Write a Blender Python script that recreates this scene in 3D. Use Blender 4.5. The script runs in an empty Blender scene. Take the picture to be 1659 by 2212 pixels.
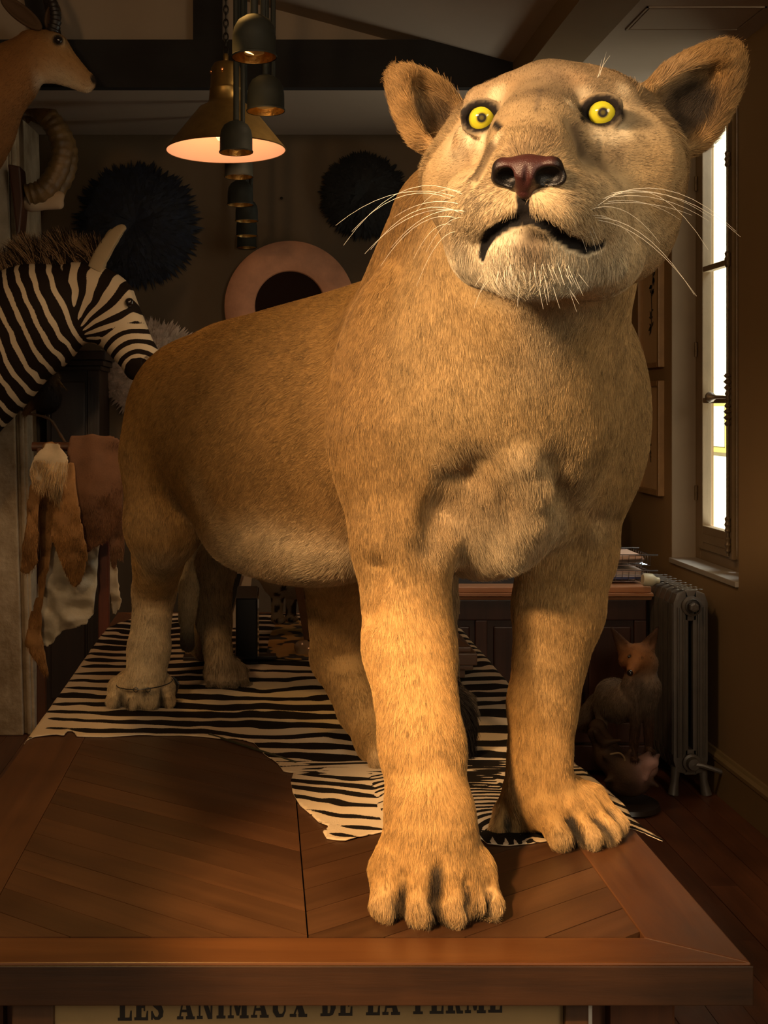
import bpy, bmesh, math, random
import numpy as np
from mathutils import Vector, Matrix

# ---------------------------------------------------------------- camera, light, exposure
F, CX, CY, ZC, ZT = 2500.0, 569.0, 880.0, 1.39, 0.76     # focal length and principal point (px), eye height, table height
S = bpy.context.scene
COL = S.collection
cam = bpy.data.cameras.new('camera'); camo = bpy.data.objects.new('camera', cam); COL.objects.link(camo)
cam.sensor_width = 36; cam.sensor_fit = 'HORIZONTAL'; cam.lens = F/1659*36
cam.shift_x = (829.5-CX)/1659; cam.shift_y = -(1106-CY)/1659
cam.clip_start = .05; cam.clip_end = 60
camo.location = (0, 0, ZC); camo.rotation_euler = (math.pi/2, 0, 0)
S.camera = camo
S.view_settings.view_transform = 'Standard'; S.view_settings.look = 'None'
S.view_settings.gamma = 1; S.view_settings.use_curve_mapping = False
S.view_settings.exposure = 0.0
S.cycles.max_bounces = 6; S.cycles.diffuse_bounces = 3; S.cycles.glossy_bounces = 3
S.cycles.transparent_max_bounces = 12; S.cycles.caustics_reflective = False; S.cycles.caustics_refractive = False
S.cycles.sample_clamp_indirect = 4
w = bpy.data.worlds.new('sky'); S.world = w; w.use_nodes = True
w.node_tree.nodes['Background'].inputs[0].default_value = (1, .82, .58, 1)
w.node_tree.nodes['Background'].inputs[1].default_value = 0.40

def look(o, target):
    o.rotation_euler = (Vector(target)-Vector(o.location)).to_track_quat('-Z', 'Y').to_euler()
def area(name, loc, target, size, power, color, sy=None):
    l = bpy.data.lights.new(name, 'AREA'); l.energy = power; l.color = color
    l.size = size
    if sy: l.shape = 'RECTANGLE'; l.size_y = sy
    else: l.shape = 'DISK'
    o = bpy.data.objects.new(name, l); COL.objects.link(o); o.location = loc; look(o, target); return o
def spot(name, loc, target, power, color, deg, blend=.6, rad=.04):
    l = bpy.data.lights.new(name, 'SPOT'); l.energy = power; l.color = color
    l.spot_size = math.radians(deg); l.spot_blend = blend; l.shadow_soft_size = rad
    o = bpy.data.objects.new(name, l); COL.objects.link(o); o.location = loc; look(o, target); return o
def point(name, loc, power, color, rad=.05):
    l = bpy.data.lights.new(name, 'POINT'); l.energy = power; l.color = color; l.shadow_soft_size = rad
    o = bpy.data.objects.new(name, l); COL.objects.link(o); o.location = loc; return o

WARM = (1, .56, .20)
spot('key_light', (-1.18, .15, 2.30), (.28, 1.42, 1.42), 390, (1, .66, .37), 35, 1, .12)
area('left_fill', (-1.1, -.2, 2.40), (.25, 1.5, 1.2), .30, 20, (1, .60, .27))  # unseen soft light added to reach what the key cone leaves out
spot('paw_light', (-.62, .10, 2.25), (.11, 1.37, .93), 330, (1, .57, .23), 18.5, .6, .04)
area('fill_light', (1.40, -1.0, 2.25), (.35, 1.6, 1.35), 1.0, 30, (1, .84, .60))
spot('back_light', (-.30, 2.75, 2.9), (.0, 2.15, 1.6), 60, (1, .52, .13), 50, 1, .12)
spot('rear_fill', (.55, 3.0, 2.6), (-1.0, 4.3, .75), 40, (1, .70, .40), 52, 1, .12)  # unseen spot added to brighten the pier, hides and zebra
spot('corner_fill', (.2, 3.1, 2.5), (1.35, 4.1, .35), 24, (1, .68, .38), 60, 1, .15)  # added fill for the fox and the right corner, no fixture there
area('daylight', (2.5, 4.25, 2.9), (1.65, 4.35, 1.4), .9, 38, (.86, .93, 1))
area('ground_bounce', (2.35, 4.3, .55), (1.3, 3.9, 2.6), .8, 40, (.95, .93, .85))
sun = bpy.data.lights.new('sun', 'SUN'); sun.energy = 14.0; sun.angle = .02; sun.color = (1, .95, .84)
suno = bpy.data.objects.new('sun', sun); COL.objects.link(suno); suno.location = (0, 0, 8); look(suno, (6.5, .6, 0))

# ---------------------------------------------------------------- helpers
def U(px, py, Y): return np.array(((px-CX)*Y/F, Y, ZC-(py-CY)*Y/F))
def T(px, py): Y = (ZC-ZT)*F/(py-CY); return np.array(((px-CX)*Y/F, Y))
def G(px, py): Y = ZC*F/(py-CY); return np.array(((px-CX)*Y/F, Y))
def nrm(v): v = np.asarray(v, float); return v/np.linalg.norm(v)

def empty(name, loc=(0, 0, 0), parent=None):
    o = bpy.data.objects.new(name, None); COL.objects.link(o); o.location = loc; o.empty_display_size = .1
    if parent: o.parent = parent
    return o
def tag(o, label=None, cat=None, group=None, kind=None):
    if label: o['label'] = label
    if cat: o['category'] = cat
    if group: o['group'] = group
    if kind: o['kind'] = kind
    return o
def link(name, me, m, parent=None, smooth=False):
    """me in world coordinates; a parent Empty at loc keeps children in its own frame"""
    if m is not None and len(me.materials) == 0: me.materials.append(m)
    o = bpy.data.objects.new(name, me); COL.objects.link(o)
    if parent is not None:
        o.parent = parent
        off = Vector(parent.location)
        p = parent.parent
        while p is not None: off += Vector(p.location); p = p.parent
        if off.length > 1e-9: me.transform(Matrix.Translation(-off))
    if smooth: me.polygons.foreach_set('use_smooth', [True]*len(me.polygons))
    return o
def recentre(o):
    """put the origin of a single mesh thing at the base of its shape"""
    co = [v.co for v in o.data.vertices]
    c = Vector((sum(v.x for v in co)/len(co), sum(v.y for v in co)/len(co), min(v.z for v in co)))
    o.data.transform(Matrix.Translation(-c)); o.location = Vector(o.location)+c; return o
class MB:
    def __init__(s): s.v, s.f = [], []
    def add(s, vs, fs):
        n = len(s.v); s.v += [tuple(map(float, v)) for v in vs]; s.f += [tuple(i+n for i in f) for f in fs]; return s
    def box(s, a, b):
        x0, y0, z0 = a; x1, y1, z1 = b
        return s.add([(x0,y0,z0),(x1,y0,z0),(x1,y1,z0),(x0,y1,z0),(x0,y0,z1),(x1,y0,z1),(x1,y1,z1),(x0,y1,z1)],
                     [(0,3,2,1),(4,5,6,7),(0,1,5,4),(1,2,6,5),(2,3,7,6),(3,0,4,7)])
    def prism(s, pts, z0, z1, axis='z'):
        n = len(pts)
        ar = sum(pts[i][0]*pts[(i+1)%n][1]-pts[(i+1)%n][0]*pts[i][1] for i in range(n))
        if ar < 0: pts = pts[::-1]
        def q(p, h): return (p[0], p[1], h) if axis == 'z' else ((p[0], h, p[1]) if axis == 'y' else (h, p[0], p[1]))
        fl = axis == 'y'
        vs = [q(p, z0) for p in pts]+[q(p, z1) for p in pts]
        fs = [tuple(range(n))[::-1], tuple(range(n, 2*n))]+[(i, (i+1) % n, (i+1) % n+n, i+n) for i in range(n)]
        if fl: fs = [f[::-1] for f in fs]
        return s.add(vs, fs)
    def tube(s, pts, rs, n=10, cap=True, flat=1.0):
        pts = [np.asarray(p, float) for p in pts]
        if not hasattr(rs, '__len__'): rs = [rs]*len(pts)
        rings = []; a = None
        for i, p in enumerate(pts):
            t = nrm(pts[min(i+1, len(pts)-1)]-pts[max(i-1, 0)])
            if a is None:
                a = np.cross(t, (0, 0, 1) if abs(t[2]) < .9 else (0, 1, 0))
            a = nrm(a-t*np.dot(a, t)); b = np.cross(t, a)
            rings.append([p+rs[i]*(a*math.cos(2*math.pi*k/n)+flat*b*math.sin(2*math.pi*k/n)) for k in range(n)])
        vs = [v for r in rings for v in r]
        fs = [(i*n+k, i*n+(k+1) % n, (i+1)*n+(k+1) % n, (i+1)*n+k) for i in range(len(pts)-1) for k in range(n)]
        if cap: fs += [tuple(range(n))[::-1], tuple(range((len(pts)-1)*n, len(pts)*n))]
        return s.add(vs, fs)
    def lathe(s, prof, c=(0, 0, 0), n=32, axis=None):
        """prof: (r, h) list revolved about +Z at c (or the given axis)"""
        ax = nrm(axis) if axis is not None else np.array((0, 0, 1.))
        a = nrm(np.cross(ax, (0, 1, 0) if abs(ax[1]) < .9 else (1, 0, 0))); b = np.cross(ax, a)
        c = np.asarray(c, float)
        vs = [c+ax*h+max(r, 1e-4)*(a*math.cos(2*math.pi*k/n)+b*math.sin(2*math.pi*k/n)) for r, h in prof for k in range(n)]
        fs = [(i*n+k, i*n+(k+1) % n, (i+1)*n+(k+1) % n, (i+1)*n+k) for i in range(len(prof)-1) for k in range(n)]
        return s.add(vs, fs)
    def mesh(s, name='mesh'):
        me = bpy.data.meshes.new(name); me.from_pydata(s.v, [], s.f); me.validate(); me.update(); return me
    def build(s, name, m, parent=None, smooth=False, bevel=0, label=None):
        me = s.mesh(name)
        bm = bmesh.new(); bm.from_mesh(me); bmesh.ops.recalc_face_normals(bm, faces=bm.faces)
        if bevel:
            bmesh.ops.bevel(bm, geom=[e for e in bm.edges if e.is_manifold and e.calc_face_angle(0) > .5], offset=bevel, segments=2, affect='EDGES', profile=.6)
        bm.to_mesh(me); bm.free()
        o = link(name, me, m, parent)
        if smooth:
            for p in me.polygons: p.use_smooth = True
            try: me.set_sharp_from_angle(angle=math.radians(40))
            except Exception: pass
        if label: o['label'] = label
        return o

# ---- value noise on points (deterministic)
def _h(i, j, k, s):
    n = (i*73856093) ^ (j*19349663) ^ (k*83492791) ^ (s*2654435761)
    n = (n ^ (n >> 13))*1274126177 & 0x7fffffff
    n = (n ^ (n >> 16)) & 0xffff
    return n/65535.0
def vnoise(P, freq, seed=0):
    Q = np.asarray(P, float)*freq+1000.0; I = np.floor(Q).astype(np.int64); f = Q-I; f = f*f*(3-2*f)
    r = 0
    for dx in (0, 1):
        for dy in (0, 1):
            for dz in (0, 1):
                wgt = (f[:, 0] if dx else 1-f[:, 0])*(f[:, 1] if dy else 1-f[:, 1])*(f[:, 2] if dz else 1-f[:, 2])
                r = r+wgt*_h(I[:, 0]+dx, I[:, 1]+dy, I[:, 2]+dz, seed+1)
    return r*2-1
def sstep(a, b, x): t = np.clip((x-a)/(b-a), 0, 1); return t*t*(3-2*t)

# ---- implicit bodies
class Body:
    def __init__(s): s.p = []
    def _q(s, kind, op, a, b, ra, rb, R, k, col, flow, bb):
        s.p.append(dict(kind=kind, op=op, a=np.asarray(a, float), b=b, ra=ra, rb=rb, R=R, k=k, col=col, flow=flow, lo=bb[0], hi=bb[1])); return s
    def cone(s, a, b, ra, rb, k=.02, op='add', col=None, flow=None):
        a = np.asarray(a, float); b = np.asarray(b, float); r = max(ra, rb)
        return s._q('c', op, a, b, ra, rb, None, k, col, flow if flow is not None else b-a, (np.minimum(a, b)-r, np.maximum(a, b)+r))
    def ell(s, c, rad, R=None, k=.02, op='add', col=None, flow=(0, 0, -1)):
        c = np.asarray(c, float); rad = np.asarray(rad, float); R = np.eye(3) if R is None else np.asarray(R, float)
        ext = np.sqrt(((R*rad[:, None])**2).sum(0))
        return s._q('e', op, c, None, rad, None, R, k, col, flow, (c-ext, c+ext))
    def d1(s, q, P):
        if q['kind'] == 'c':
            ba = q['b']-q['a']; pa = P-q['a']
            h = np.clip(pa@ba/(ba@ba+1e-12), 0, 1)
            return np.sqrt(((pa-h[:, None]*ba)**2).sum(1))-(q['ra']+(q['rb']-q['ra'])*h)
        L = (P-q['a'])@q['R'].T
        k0 = np.sqrt(((L/q['ra'])**2).sum(1)); k1 = np.sqrt(((L/q['ra']**2)**2).sum(1))
        return np.where(k1 < 1e-9, -q['ra'].min(), k0*(k0-1)/np.maximum(k1, 1e-9))
    @staticmethod
    def comb(d, e, k, op):
        if op == 'add':
            h = np.maximum(k-np.abs(d-e), 0)/k; return np.minimum(d, e)-h*h*k*.25
        e = -e; h = np.maximum(k-np.abs(d-e), 0)/k; return np.maximum(d, e)+h*h*k*.25
    def ev(s, P):
        P = np.asarray(P, float); d = np.full(len(P), 1.0)
        for q in s.p:
            m = q['k']*1.7+.03+.06*(q['kind'] == 'e')
            I = np.nonzero(((P > q['lo']-m) & (P < q['hi']+m)).all(1))[0]
            if len(I): d[I] = s.comb(d[I], s.d1(q, P[I]), q['k'], q['op'])
        return d
    def grad(s, P, e=.0012):
        g = np.stack([s.ev(P+np.eye(3)[i]*e)-s.ev(P-np.eye(3)[i]*e) for i in range(3)], 1)
        return g/np.maximum(np.linalg.norm(g, axis=1, keepdims=True), 1e-9)
    def hit(s, px, py, y0=.9, y1=3.2):
        """first surface point on the ray through a picture position (an authoring aid: returns a 3-D point on the body)"""
        Ys = np.arange(y0, y1, .0015); P = np.stack([(px-CX)*Ys/F, Ys, ZC-(py-CY)*Ys/F], 1)
        d = s.ev(P); I = np.nonzero(d < 0)[0]
        if len(I) == 0: j = int(np.argmin(d)); return P[j]
        return P[I[0]]
    def mesh(s, axes, name='body', newton=2):
        xs, ys, zs = axes; n = (len(xs), len(ys), len(zs))
        D = np.full(n, 1.0, np.float32)
        for q in s.p:
            m = q['k']*1.7+.03+.06*(q['kind'] == 'e'); sl = []
            for ax, i in ((xs, 0), (ys, 1), (zs, 2)):
                a = np.searchsorted(ax, q['lo'][i]-m); b = np.searchsorted(ax, q['hi'][i]+m); sl.append(slice(a, b))
            X = np.stack(np.meshgrid(xs[sl[0]], ys[sl[1]], zs[sl[2]], indexing='ij'), -1)
            sh = X.shape[:3]
            if 0 in sh: continue
            e = s.d1(q, X.reshape(-1, 3)).reshape(sh)
            D[tuple(sl)] = s.comb(D[tuple(sl)], e, q['k'], q['op'])
        N = D < 0
        c = np.zeros((n[0]-1, n[1]-1, n[2]-1), np.uint8)
        for dx in (0, 1):
            for dy in (0, 1):
                for dz in (0, 1):
                    c += N[dx:n[0]-1+dx, dy:n[1]-1+dy, dz:n[2]-1+dz]
        act = (c > 0) & (c < 8)
        I = np.argwhere(act); idx = np.full(act.shape, -1, np.int64); idx[act] = np.arange(len(I))
        C = [(dx, dy, dz) for dx in (0, 1) for dy in (0, 1) for dz in (0, 1)]
        V = [D[I[:, 0]+a, I[:, 1]+b, I[:, 2]+d_] for a, b, d_ in C]
        PX = [np.stack([xs[I[:, 0]+a], ys[I[:, 1]+b], zs[I[:, 2]+d_]], 1) for a, b, d_ in C]
        acc = np.zeros((len(I), 3)); cnt = np.zeros(len(I))
        for i in range(8):
            for j in range(i+1, 8):
                if sum(abs(C[i][t]-C[j][t]) for t in range(3)) != 1: continue
                mk = (V[i] < 0) != (V[j] < 0); t = np.where(mk, V[i]/np.where(mk, V[i]-V[j], 1), 0)
                acc += np.where(mk[:, None], PX[i]+(PX[j]-PX[i])*t[:, None], 0); cnt += mk
        P = acc/np.maximum(cnt, 1)[:, None]
        qs = []
        for ax in range(3):
            o = [a for a in range(3) if a != ax]
            a0 = [slice(None)]*3; a1 = [slice(None)]*3
            a0[ax] = slice(0, n[ax]-1); a1[ax] = slice(1, n[ax])
            for t in o: a0[t] = slice(1, n[t]-1); a1[t] = slice(1, n[t]-1)
            s0 = N[tuple(a0)]; s1 = N[tuple(a1)]
            E = np.argwhere(s0 != s1); pos = s0[tuple(E.T)]
            for t in o: E[:, t] += 1
            def cell(d0, d1):
                Q = E.copy(); Q[:, o[0]] -= d0; Q[:, o[1]] -= d1; return idx[tuple(Q.T)]
            quad = np.stack([cell(1, 1), cell(0, 1), cell(0, 0), cell(1, 0)], 1)
            fl = pos if ax != 1 else ~pos
            quad[~fl] = quad[~fl][:, ::-1]; qs.append(quad)
        Q = np.concatenate(qs); Q = Q[(Q >= 0).all(1)]
        for _ in range(newton):
            d = s.ev(P); g = s.grad(P); P = P-g*np.clip(d, -.006, .006)[:, None]*.9
        if getattr(s, 'zmin', None) is not None: P[:, 2] = np.maximum(P[:, 2], s.zmin)
        me = bpy.data.meshes.new(name)
        me.vertices.add(len(P)); me.vertices.foreach_set('co', P.astype(np.float32).ravel())
        me.loops.add(len(Q)*4); me.loops.foreach_set('vertex_index', Q.astype(np.int32).ravel())
        me.polygons.add(len(Q)); me.polygons.foreach_set('loop_start', np.arange(0, len(Q)*4, 4, dtype=np.int32))
        me.update(calc_edges=True); me.validate()
        me.polygons.foreach_set('use_smooth', np.ones(len(me.polygons), bool))
        return me, P, Q
    def weights(s, P, w=.014):
        """blend of each primitive's coat colour and hair direction at P"""
        col = np.zeros((len(P), 3)); flow = np.zeros((len(P), 3)); W = np.zeros(len(P))
        for q in s.p:
            if q['op'] != 'add' or q['col'] is None: continue
            I = np.nonzero(((P > q['lo']-.09) & (P < q['hi']+.09)).all(1))[0]
            if not len(I): continue
            e = np.exp(-np.maximum(s.d1(q, P[I]), -.02)/w)
            col[I] += e[:, None]*np.asarray(q['col'])
            f = q['flow']
            f = f(P[I]) if callable(f) else np.broadcast_to(nrm(f), (len(I), 3))
            flow[I] += e[:, None]*f; W[I] += e
        W = np.maximum(W, 1e-12)[:, None]
        return col/W, flow/W
def axes_of(body, h, fine=None, hf=None, pad=.03):
    lo = np.min([q['lo'] for q in body.p if q['op'] == 'add'], 0)-pad; hi = np.max([q['hi'] for q in body.p if q['op'] == 'add'], 0)+pad
    out = []
    for i in range(3):
        if fine is None: out.append(np.arange(lo[i], hi[i], h)); continue
        a, b = fine[0][i], fine[1][i]
        pts = np.concatenate([np.arange(lo[i], a, h), np.arange(max(a, lo[i]), min(b, hi[i]), hf), np.arange(min(b, hi[i]), hi[i], h)])
        out.append(pts)
    return out
def set_col(me, name, C, dom='POINT'):
    C = np.concatenate([C, np.ones((len(C), 1))], 1).astype(np.float32)
    a = me.attributes.new(name, 'FLOAT_COLOR', dom); a.data.foreach_set('color', C.ravel())
def fur(name, parent, P, Q, Nrm, colf, flow, lenf, density, mt, seed=0, rad=.00028, lift=.35, curl=.25, wfn=None, spread=.35, seg=4, tipk=.25):
    """grow n hairs on quads Q of vertices P; colf/flow/lenf are per-vertex arrays; one Curves object marked as stuff"""
    rng = np.random.default_rng(seed)
    Tn = np.concatenate([Q[:, [0, 1, 2]], Q[:, [0, 2, 3]]])
    A = P[Tn]; ar = np.linalg.norm(np.cross(A[:, 1]-A[:, 0], A[:, 2]-A[:, 0]), axis=1)/2
    wt = ar.copy()
    if wfn is not None: wt = wt*wfn[Tn].mean(1)
    n = int(density*wt.sum()); cs = np.cumsum(wt); ti = np.searchsorted(cs, rng.random(n)*cs[-1]); ti = np.minimum(ti, len(Tn)-1)
    u = rng.random(n); v = rng.random(n); m = u+v > 1; u[m] = 1-u[m]; v[m] = 1-v[m]; wgt = np.stack([1-u-v, u, v], 1)
    def itp(X): return np.einsum('nk,nk...->n...', wgt, X[Tn[ti]])
    R = itp(P); N = itp(Nrm); N /= np.linalg.norm(N, axis=1, keepdims=True)+1e-9
    C = itp(colf); Fl = itp(flow); L = itp(lenf)
    Fl = Fl/(np.linalg.norm(Fl, axis=1, keepdims=True)+1e-6)
    for fq, amp in ((14, .25), (55, .22), (190, .16)):
        Fl = Fl+amp*spread/.35*np.stack([vnoise(R, fq, seed+i+int(fq)) for i in range(3)], 1)
    Fl += rng.normal(0, .16, (n, 3))
    Fl -= N*(Fl*N).sum(1, keepdims=True); Fl /= np.linalg.norm(Fl, axis=1, keepdims=True)+1e-6
    L = L*(.65+.6*rng.random(n))
    lf = lift*(.6+.8*rng.random(n))[:, None]
    D0 = Fl*np.cos(lf)+N*np.sin(lf)
    pts = np.zeros((n, seg, 3), np.float32); p = R-N*.001; pts[:, 0] = p
    for i in range(1, seg):
        D = D0-N*(lf*curl*i)+np.array((0, 0, -.12))*i*curl; D /= np.linalg.norm(D, axis=1, keepdims=True)
        p = p+D*(L/(seg-1))[:, None]; pts[:, i] = p
    hc = bpy.data.hair_curves.new(name); hc.add_curves([seg]*n)
    hc.attributes['position'].data.foreach_set('vector', pts.ravel()) if 'position' in hc.attributes else hc.position_data.foreach_set('vector', pts.ravel())
    rr = np.tile(np.linspace(1, tipk, seg), (n, 1))*(rad*(.7+.6*rng.random(n)))[:, None]
    a = hc.attributes.get('radius') or hc.attributes.new('radius', 'FLOAT', 'POINT'); a.data.foreach_set('value', rr.astype(np.float32).ravel())
    vr = (1+.26*rng.normal(0, 1, n)+.20*vnoise(R, 90, seed+9)+.22*vnoise(R, 240, seed+19)+.10*vnoise(R, 26, seed+29))[:, None]
    C = np.clip(C*vr, 0, 1)
    a = hc.attributes.new('coat', 'FLOAT_COLOR', 'CURVE'); a.data.foreach_set('color', np.concatenate([C, np.ones((n, 1))], 1).astype(np.float32).ravel())
    hc.materials.append(mt)
    o = bpy.data.objects.new(name, hc); COL.objects.link(o); o.parent = parent; o['kind'] = 'stuff'
    return o

# ---- materials
def nt(m): return m.node_tree.nodes, m.node_tree.links
def pbr(name, col=(.5, .5, .5), rough=.5, metal=0, spec=.5, var=0, vscale=8, bump=0, bscale=60, stretch=(1, 1, 1), dark=None, coat=0, emit=None, estr=0, trans=0, alpha=1, noise_bump_dist=.002):
    m = bpy.data.materials.new(name); m.use_nodes = True; N, L = nt(m); b = N['Principled BSDF']
    b.inputs['Base Color'].default_value = (*col, 1); b.inputs['Roughness'].default_value = rough
    b.inputs['Metallic'].default_value = metal; b.inputs['Specular IOR Level'].default_value = spec
    b.inputs['Coat Weight'].default_value = coat; b.inputs['Transmission Weight'].default_value = trans
    if emit: b.inputs['Emission Color'].default_value = (*emit, 1); b.inputs['Emission Strength'].default_value = estr
    if var or bump:
        tc = N.new('ShaderNodeTexCoord'); mp = N.new('ShaderNodeMapping'); mp.inputs['Scale'].default_value = stretch
        L.new(tc.outputs['Object'], mp.inputs['Vector'])
    if var:
        n = N.new('ShaderNodeTexNoise'); n.inputs['Scale'].default_value = vscale; n.inputs['Detail'].default_value = 6; n.inputs['Roughness'].default_value = .65
        L.new(mp.outputs['Vector'], n.inputs['Vector'])
        r = N.new('ShaderNodeValToRGB'); r.color_ramp.elements[0].position = .3; r.color_ramp.elements[1].position = .72
        d = dark if dark else tuple(c*(1-var) for c in col)
        r.color_ramp.elements[0].color = (*d, 1); r.color_ramp.elements[1].color = (*[min(1, c*(1+var*.5)) for c in col], 1)
        L.new(n.outputs['Fac'], r.inputs['Fac']); L.new(r.outputs['Color'], b.inputs['Base Color'])
    if bump:
        n2 = N.new('ShaderNodeTexNoise'); n2.inputs['Scale'].default_value = bscale; n2.inputs['Detail'].default_value = 5
        L.new(mp.outputs['Vector'], n2.inputs['Vector'])
        bp = N.new('ShaderNodeBump'); bp.inputs['Strength'].default_value = bump; bp.inputs['Distance'].default_value = noise_bump_dist
        L.new(n2.outputs['Fac'], bp.inputs['Height']); L.new(bp.outputs['Normal'], b.inputs['Normal'])
    return m
def attr_mat(name, attr, rough=.7, spec=.2, mul=1.0, bump=0, bscale=300, sheen=0, tip=False):
    m = bpy.data.materials.new(name); m.use_nodes = True; N, L = nt(m); b = N['Principled BSDF']
    a = N.new('ShaderNodeAttribute'); a.attribute_name = attr
    b.inputs['Roughness'].default_value = rough; b.inputs['Specular IOR Level'].default_value = spec
    b.inputs['Sheen Weight'].default_value = sheen
    src = a.outputs['Color']
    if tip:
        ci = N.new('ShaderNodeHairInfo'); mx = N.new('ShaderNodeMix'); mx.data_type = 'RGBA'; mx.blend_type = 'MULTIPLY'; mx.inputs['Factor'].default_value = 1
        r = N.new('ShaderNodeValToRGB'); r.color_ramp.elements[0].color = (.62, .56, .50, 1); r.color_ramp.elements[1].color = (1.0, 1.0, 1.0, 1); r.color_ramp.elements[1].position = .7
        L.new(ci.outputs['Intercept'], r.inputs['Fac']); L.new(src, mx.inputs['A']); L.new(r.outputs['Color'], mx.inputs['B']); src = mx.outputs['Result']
    L.new(src, b.inputs['Base Color'])
    if bump:
        tc = N.new('ShaderNodeTexCoord'); n2 = N.new('ShaderNodeTexNoise'); n2.inputs['Scale'].default_value = bscale; n2.inputs['Detail'].default_value = 3
        L.new(tc.outputs['Object'], n2.inputs['Vector'])
        bp = N.new('ShaderNodeBump'); bp.inputs['Strength'].default_value = bump; bp.inputs['Distance'].default_value = .002
        L.new(n2.outputs['Fac'], bp.inputs['Height']); L.new(bp.outputs['Normal'], b.inputs['Normal'])
    return m
def wood(name, light, dark, rough=.35, axis='y', scale=1.0, coat=0.0, bump=.25, perobj=True, spots=0):
    """grain runs along axis; each object gets its own offset and tone"""
    m = bpy.data.materials.new(name); m.use_nodes = True; N, L = nt(m); b = N['Principled BSDF']
    tc = N.new('ShaderNodeTexCoord'); mp = N.new('ShaderNodeMapping'); oi = N.new('ShaderNodeObjectInfo')
    sc = {'x': (1.6, 26, 26), 'y': (26, 1.6, 26), 'z': (26, 26, 1.6)}[axis]
    mp.inputs['Scale'].default_value = tuple(v*scale for v in sc)
    L.new(tc.outputs['Object'], mp.inputs['Vector'])
    mu = N.new('ShaderNodeVectorMath'); mu.operation = 'SCALE'; mu.inputs['Scale'].default_value = 37
    cmb = N.new('ShaderNodeCombineXYZ'); 
    for i in range(3): L.new(oi.outputs['Random'], cmb.inputs[i])
    L.new(cmb.outputs[0], mu.inputs[0])
    if perobj: L.new(mu.outputs[0], mp.inputs['Location'])
    n1 = N.new('ShaderNodeTexNoise'); n1.inputs['Scale'].default_value = 1; n1.inputs['Detail'].default_value = 8; n1.inputs['Roughness'].default_value = .7; n1.inputs['Distortion'].default_value = .8
    L.new(mp.outputs['Vector'], n1.inputs['Vector'])
    n3 = N.new('ShaderNodeTexNoise'); n3.inputs['Scale'].default_value = 5.5; n3.inputs['Detail'].default_value = 4
    L.new(tc.outputs['Object'], n3.inputs['Vector'])
    r = N.new('ShaderNodeValToRGB'); r.color_ramp.elements[0].position = .32; r.color_ramp.elements[1].position = .70
    r.color_ramp.elements[0].color = (*dark, 1); r.color_ramp.elements[1].color = (*light, 1)
    ad = N.new('ShaderNodeMath'); ad.operation = 'MULTIPLY_ADD'; ad.inputs[1].default_value = .45
    sb = N.new('ShaderNodeMath'); sb.operation = 'MULTIPLY_ADD'; sb.inputs[1].default_value = .65; sb.inputs[2].default_value = -.06
    L.new(n1.outputs['Fac'], sb.inputs[0]); L.new(n3.outputs['Fac'], ad.inputs[0]); L.new(sb.outputs[0], ad.inputs[2])
    L.new(ad.outputs[0], r.inputs['Fac'])
    hs = N.new('ShaderNodeHueSaturation'); mr = N.new('ShaderNodeMapRange'); mr.inputs['To Min'].default_value = .82; mr.inputs['To Max'].default_value = 1.2
    L.new(oi.outputs['Random'], mr.inputs['Value']); L.new(r.outputs['Color'], hs.inputs['Color'])
    if perobj: L.new(mr.outputs['Result'], hs.inputs['Value'])
    L.new(hs.outputs['Color'], b.inputs['Base Color'])
    b.inputs['Roughness'].default_value = rough; b.inputs['Coat Weight'].default_value = coat; b.inputs['Coat Roughness'].default_value = .15
    rr = N.new('ShaderNodeMapRange'); rr.inputs['To Min'].default_value = rough*.8; rr.inputs['To Max'].default_value = min(1, rough*1.45)
    L.new(n3.outputs['Fac'], rr.inputs['Value']); L.new(rr.outputs['Result'], b.inputs['Roughness'])
    bp = N.new('ShaderNodeBump'); bp.inputs['Strength'].default_value = bump; bp.inputs['Distance'].default_value = .0012
    L.new(n1.outputs['Fac'], bp.inputs['Height']); L.new(bp.outputs['Normal'], b.inputs['Normal'])
    return m
# ---------------------------------------------------------------- the room
WX, BY, LX = 1.645, 5.40, -1.35          # right wall, back wall, left wall
M_WALL = pbr('taupe_wall', (.125, .085, .048), .85, var=.16, vscale=1.6, bump=.15, bscale=90)
M_WALLR = pbr('ochre_wall', (.30, .185, .078), .8, var=.12, vscale=1.4, bump=.12, bscale=90)
M_REVEAL = pbr('grey_reveal', (.40, .33, .25), .7, var=.1, vscale=4)
M_CEIL = pbr('ceiling_paint', (.36, .27, .19), .85, var=.1, vscale=1.2, bump=.1)
M_CEILD = pbr('box_beam_paint', (.20, .125, .055), .8, var=.12, vscale=2)
M_BEAM = wood('dark_beam', (.010, .006, .0035), (.004, .0025, .0018), rough=.8, axis='x')
M_FRAME = pbr('window_paint', (.25, .17, .09), .55, var=.2, vscale=5, bump=.15)
M_BASE = pbr('baseboard_paint', (.27, .175, .07), .5, var=.12, vscale=3)
M_FLOORW = wood('floor_wood', (.20, .070, .028), (.07, .024, .011), rough=.33, axis='y', scale=.6, bump=.3)
def struct(name, mb, m, parent=None, bevel=0):
    o = mb.build(name, m, parent, bevel=bevel)
    if parent is None: o['kind'] = 'structure'
    return o
floor = empty('floor', (0, 2, 0)); floor['kind'] = 'structure'
MB().box((LX-.2, -1.5, -.06), (WX+.2, BY+.2, -.012)).build('subfloor', pbr('dark_gap', (.012, .007, .004), .9), floor)
rf = random.Random(11); bw = .088; x = LX; i = 0
fl_mesh = {}
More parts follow.
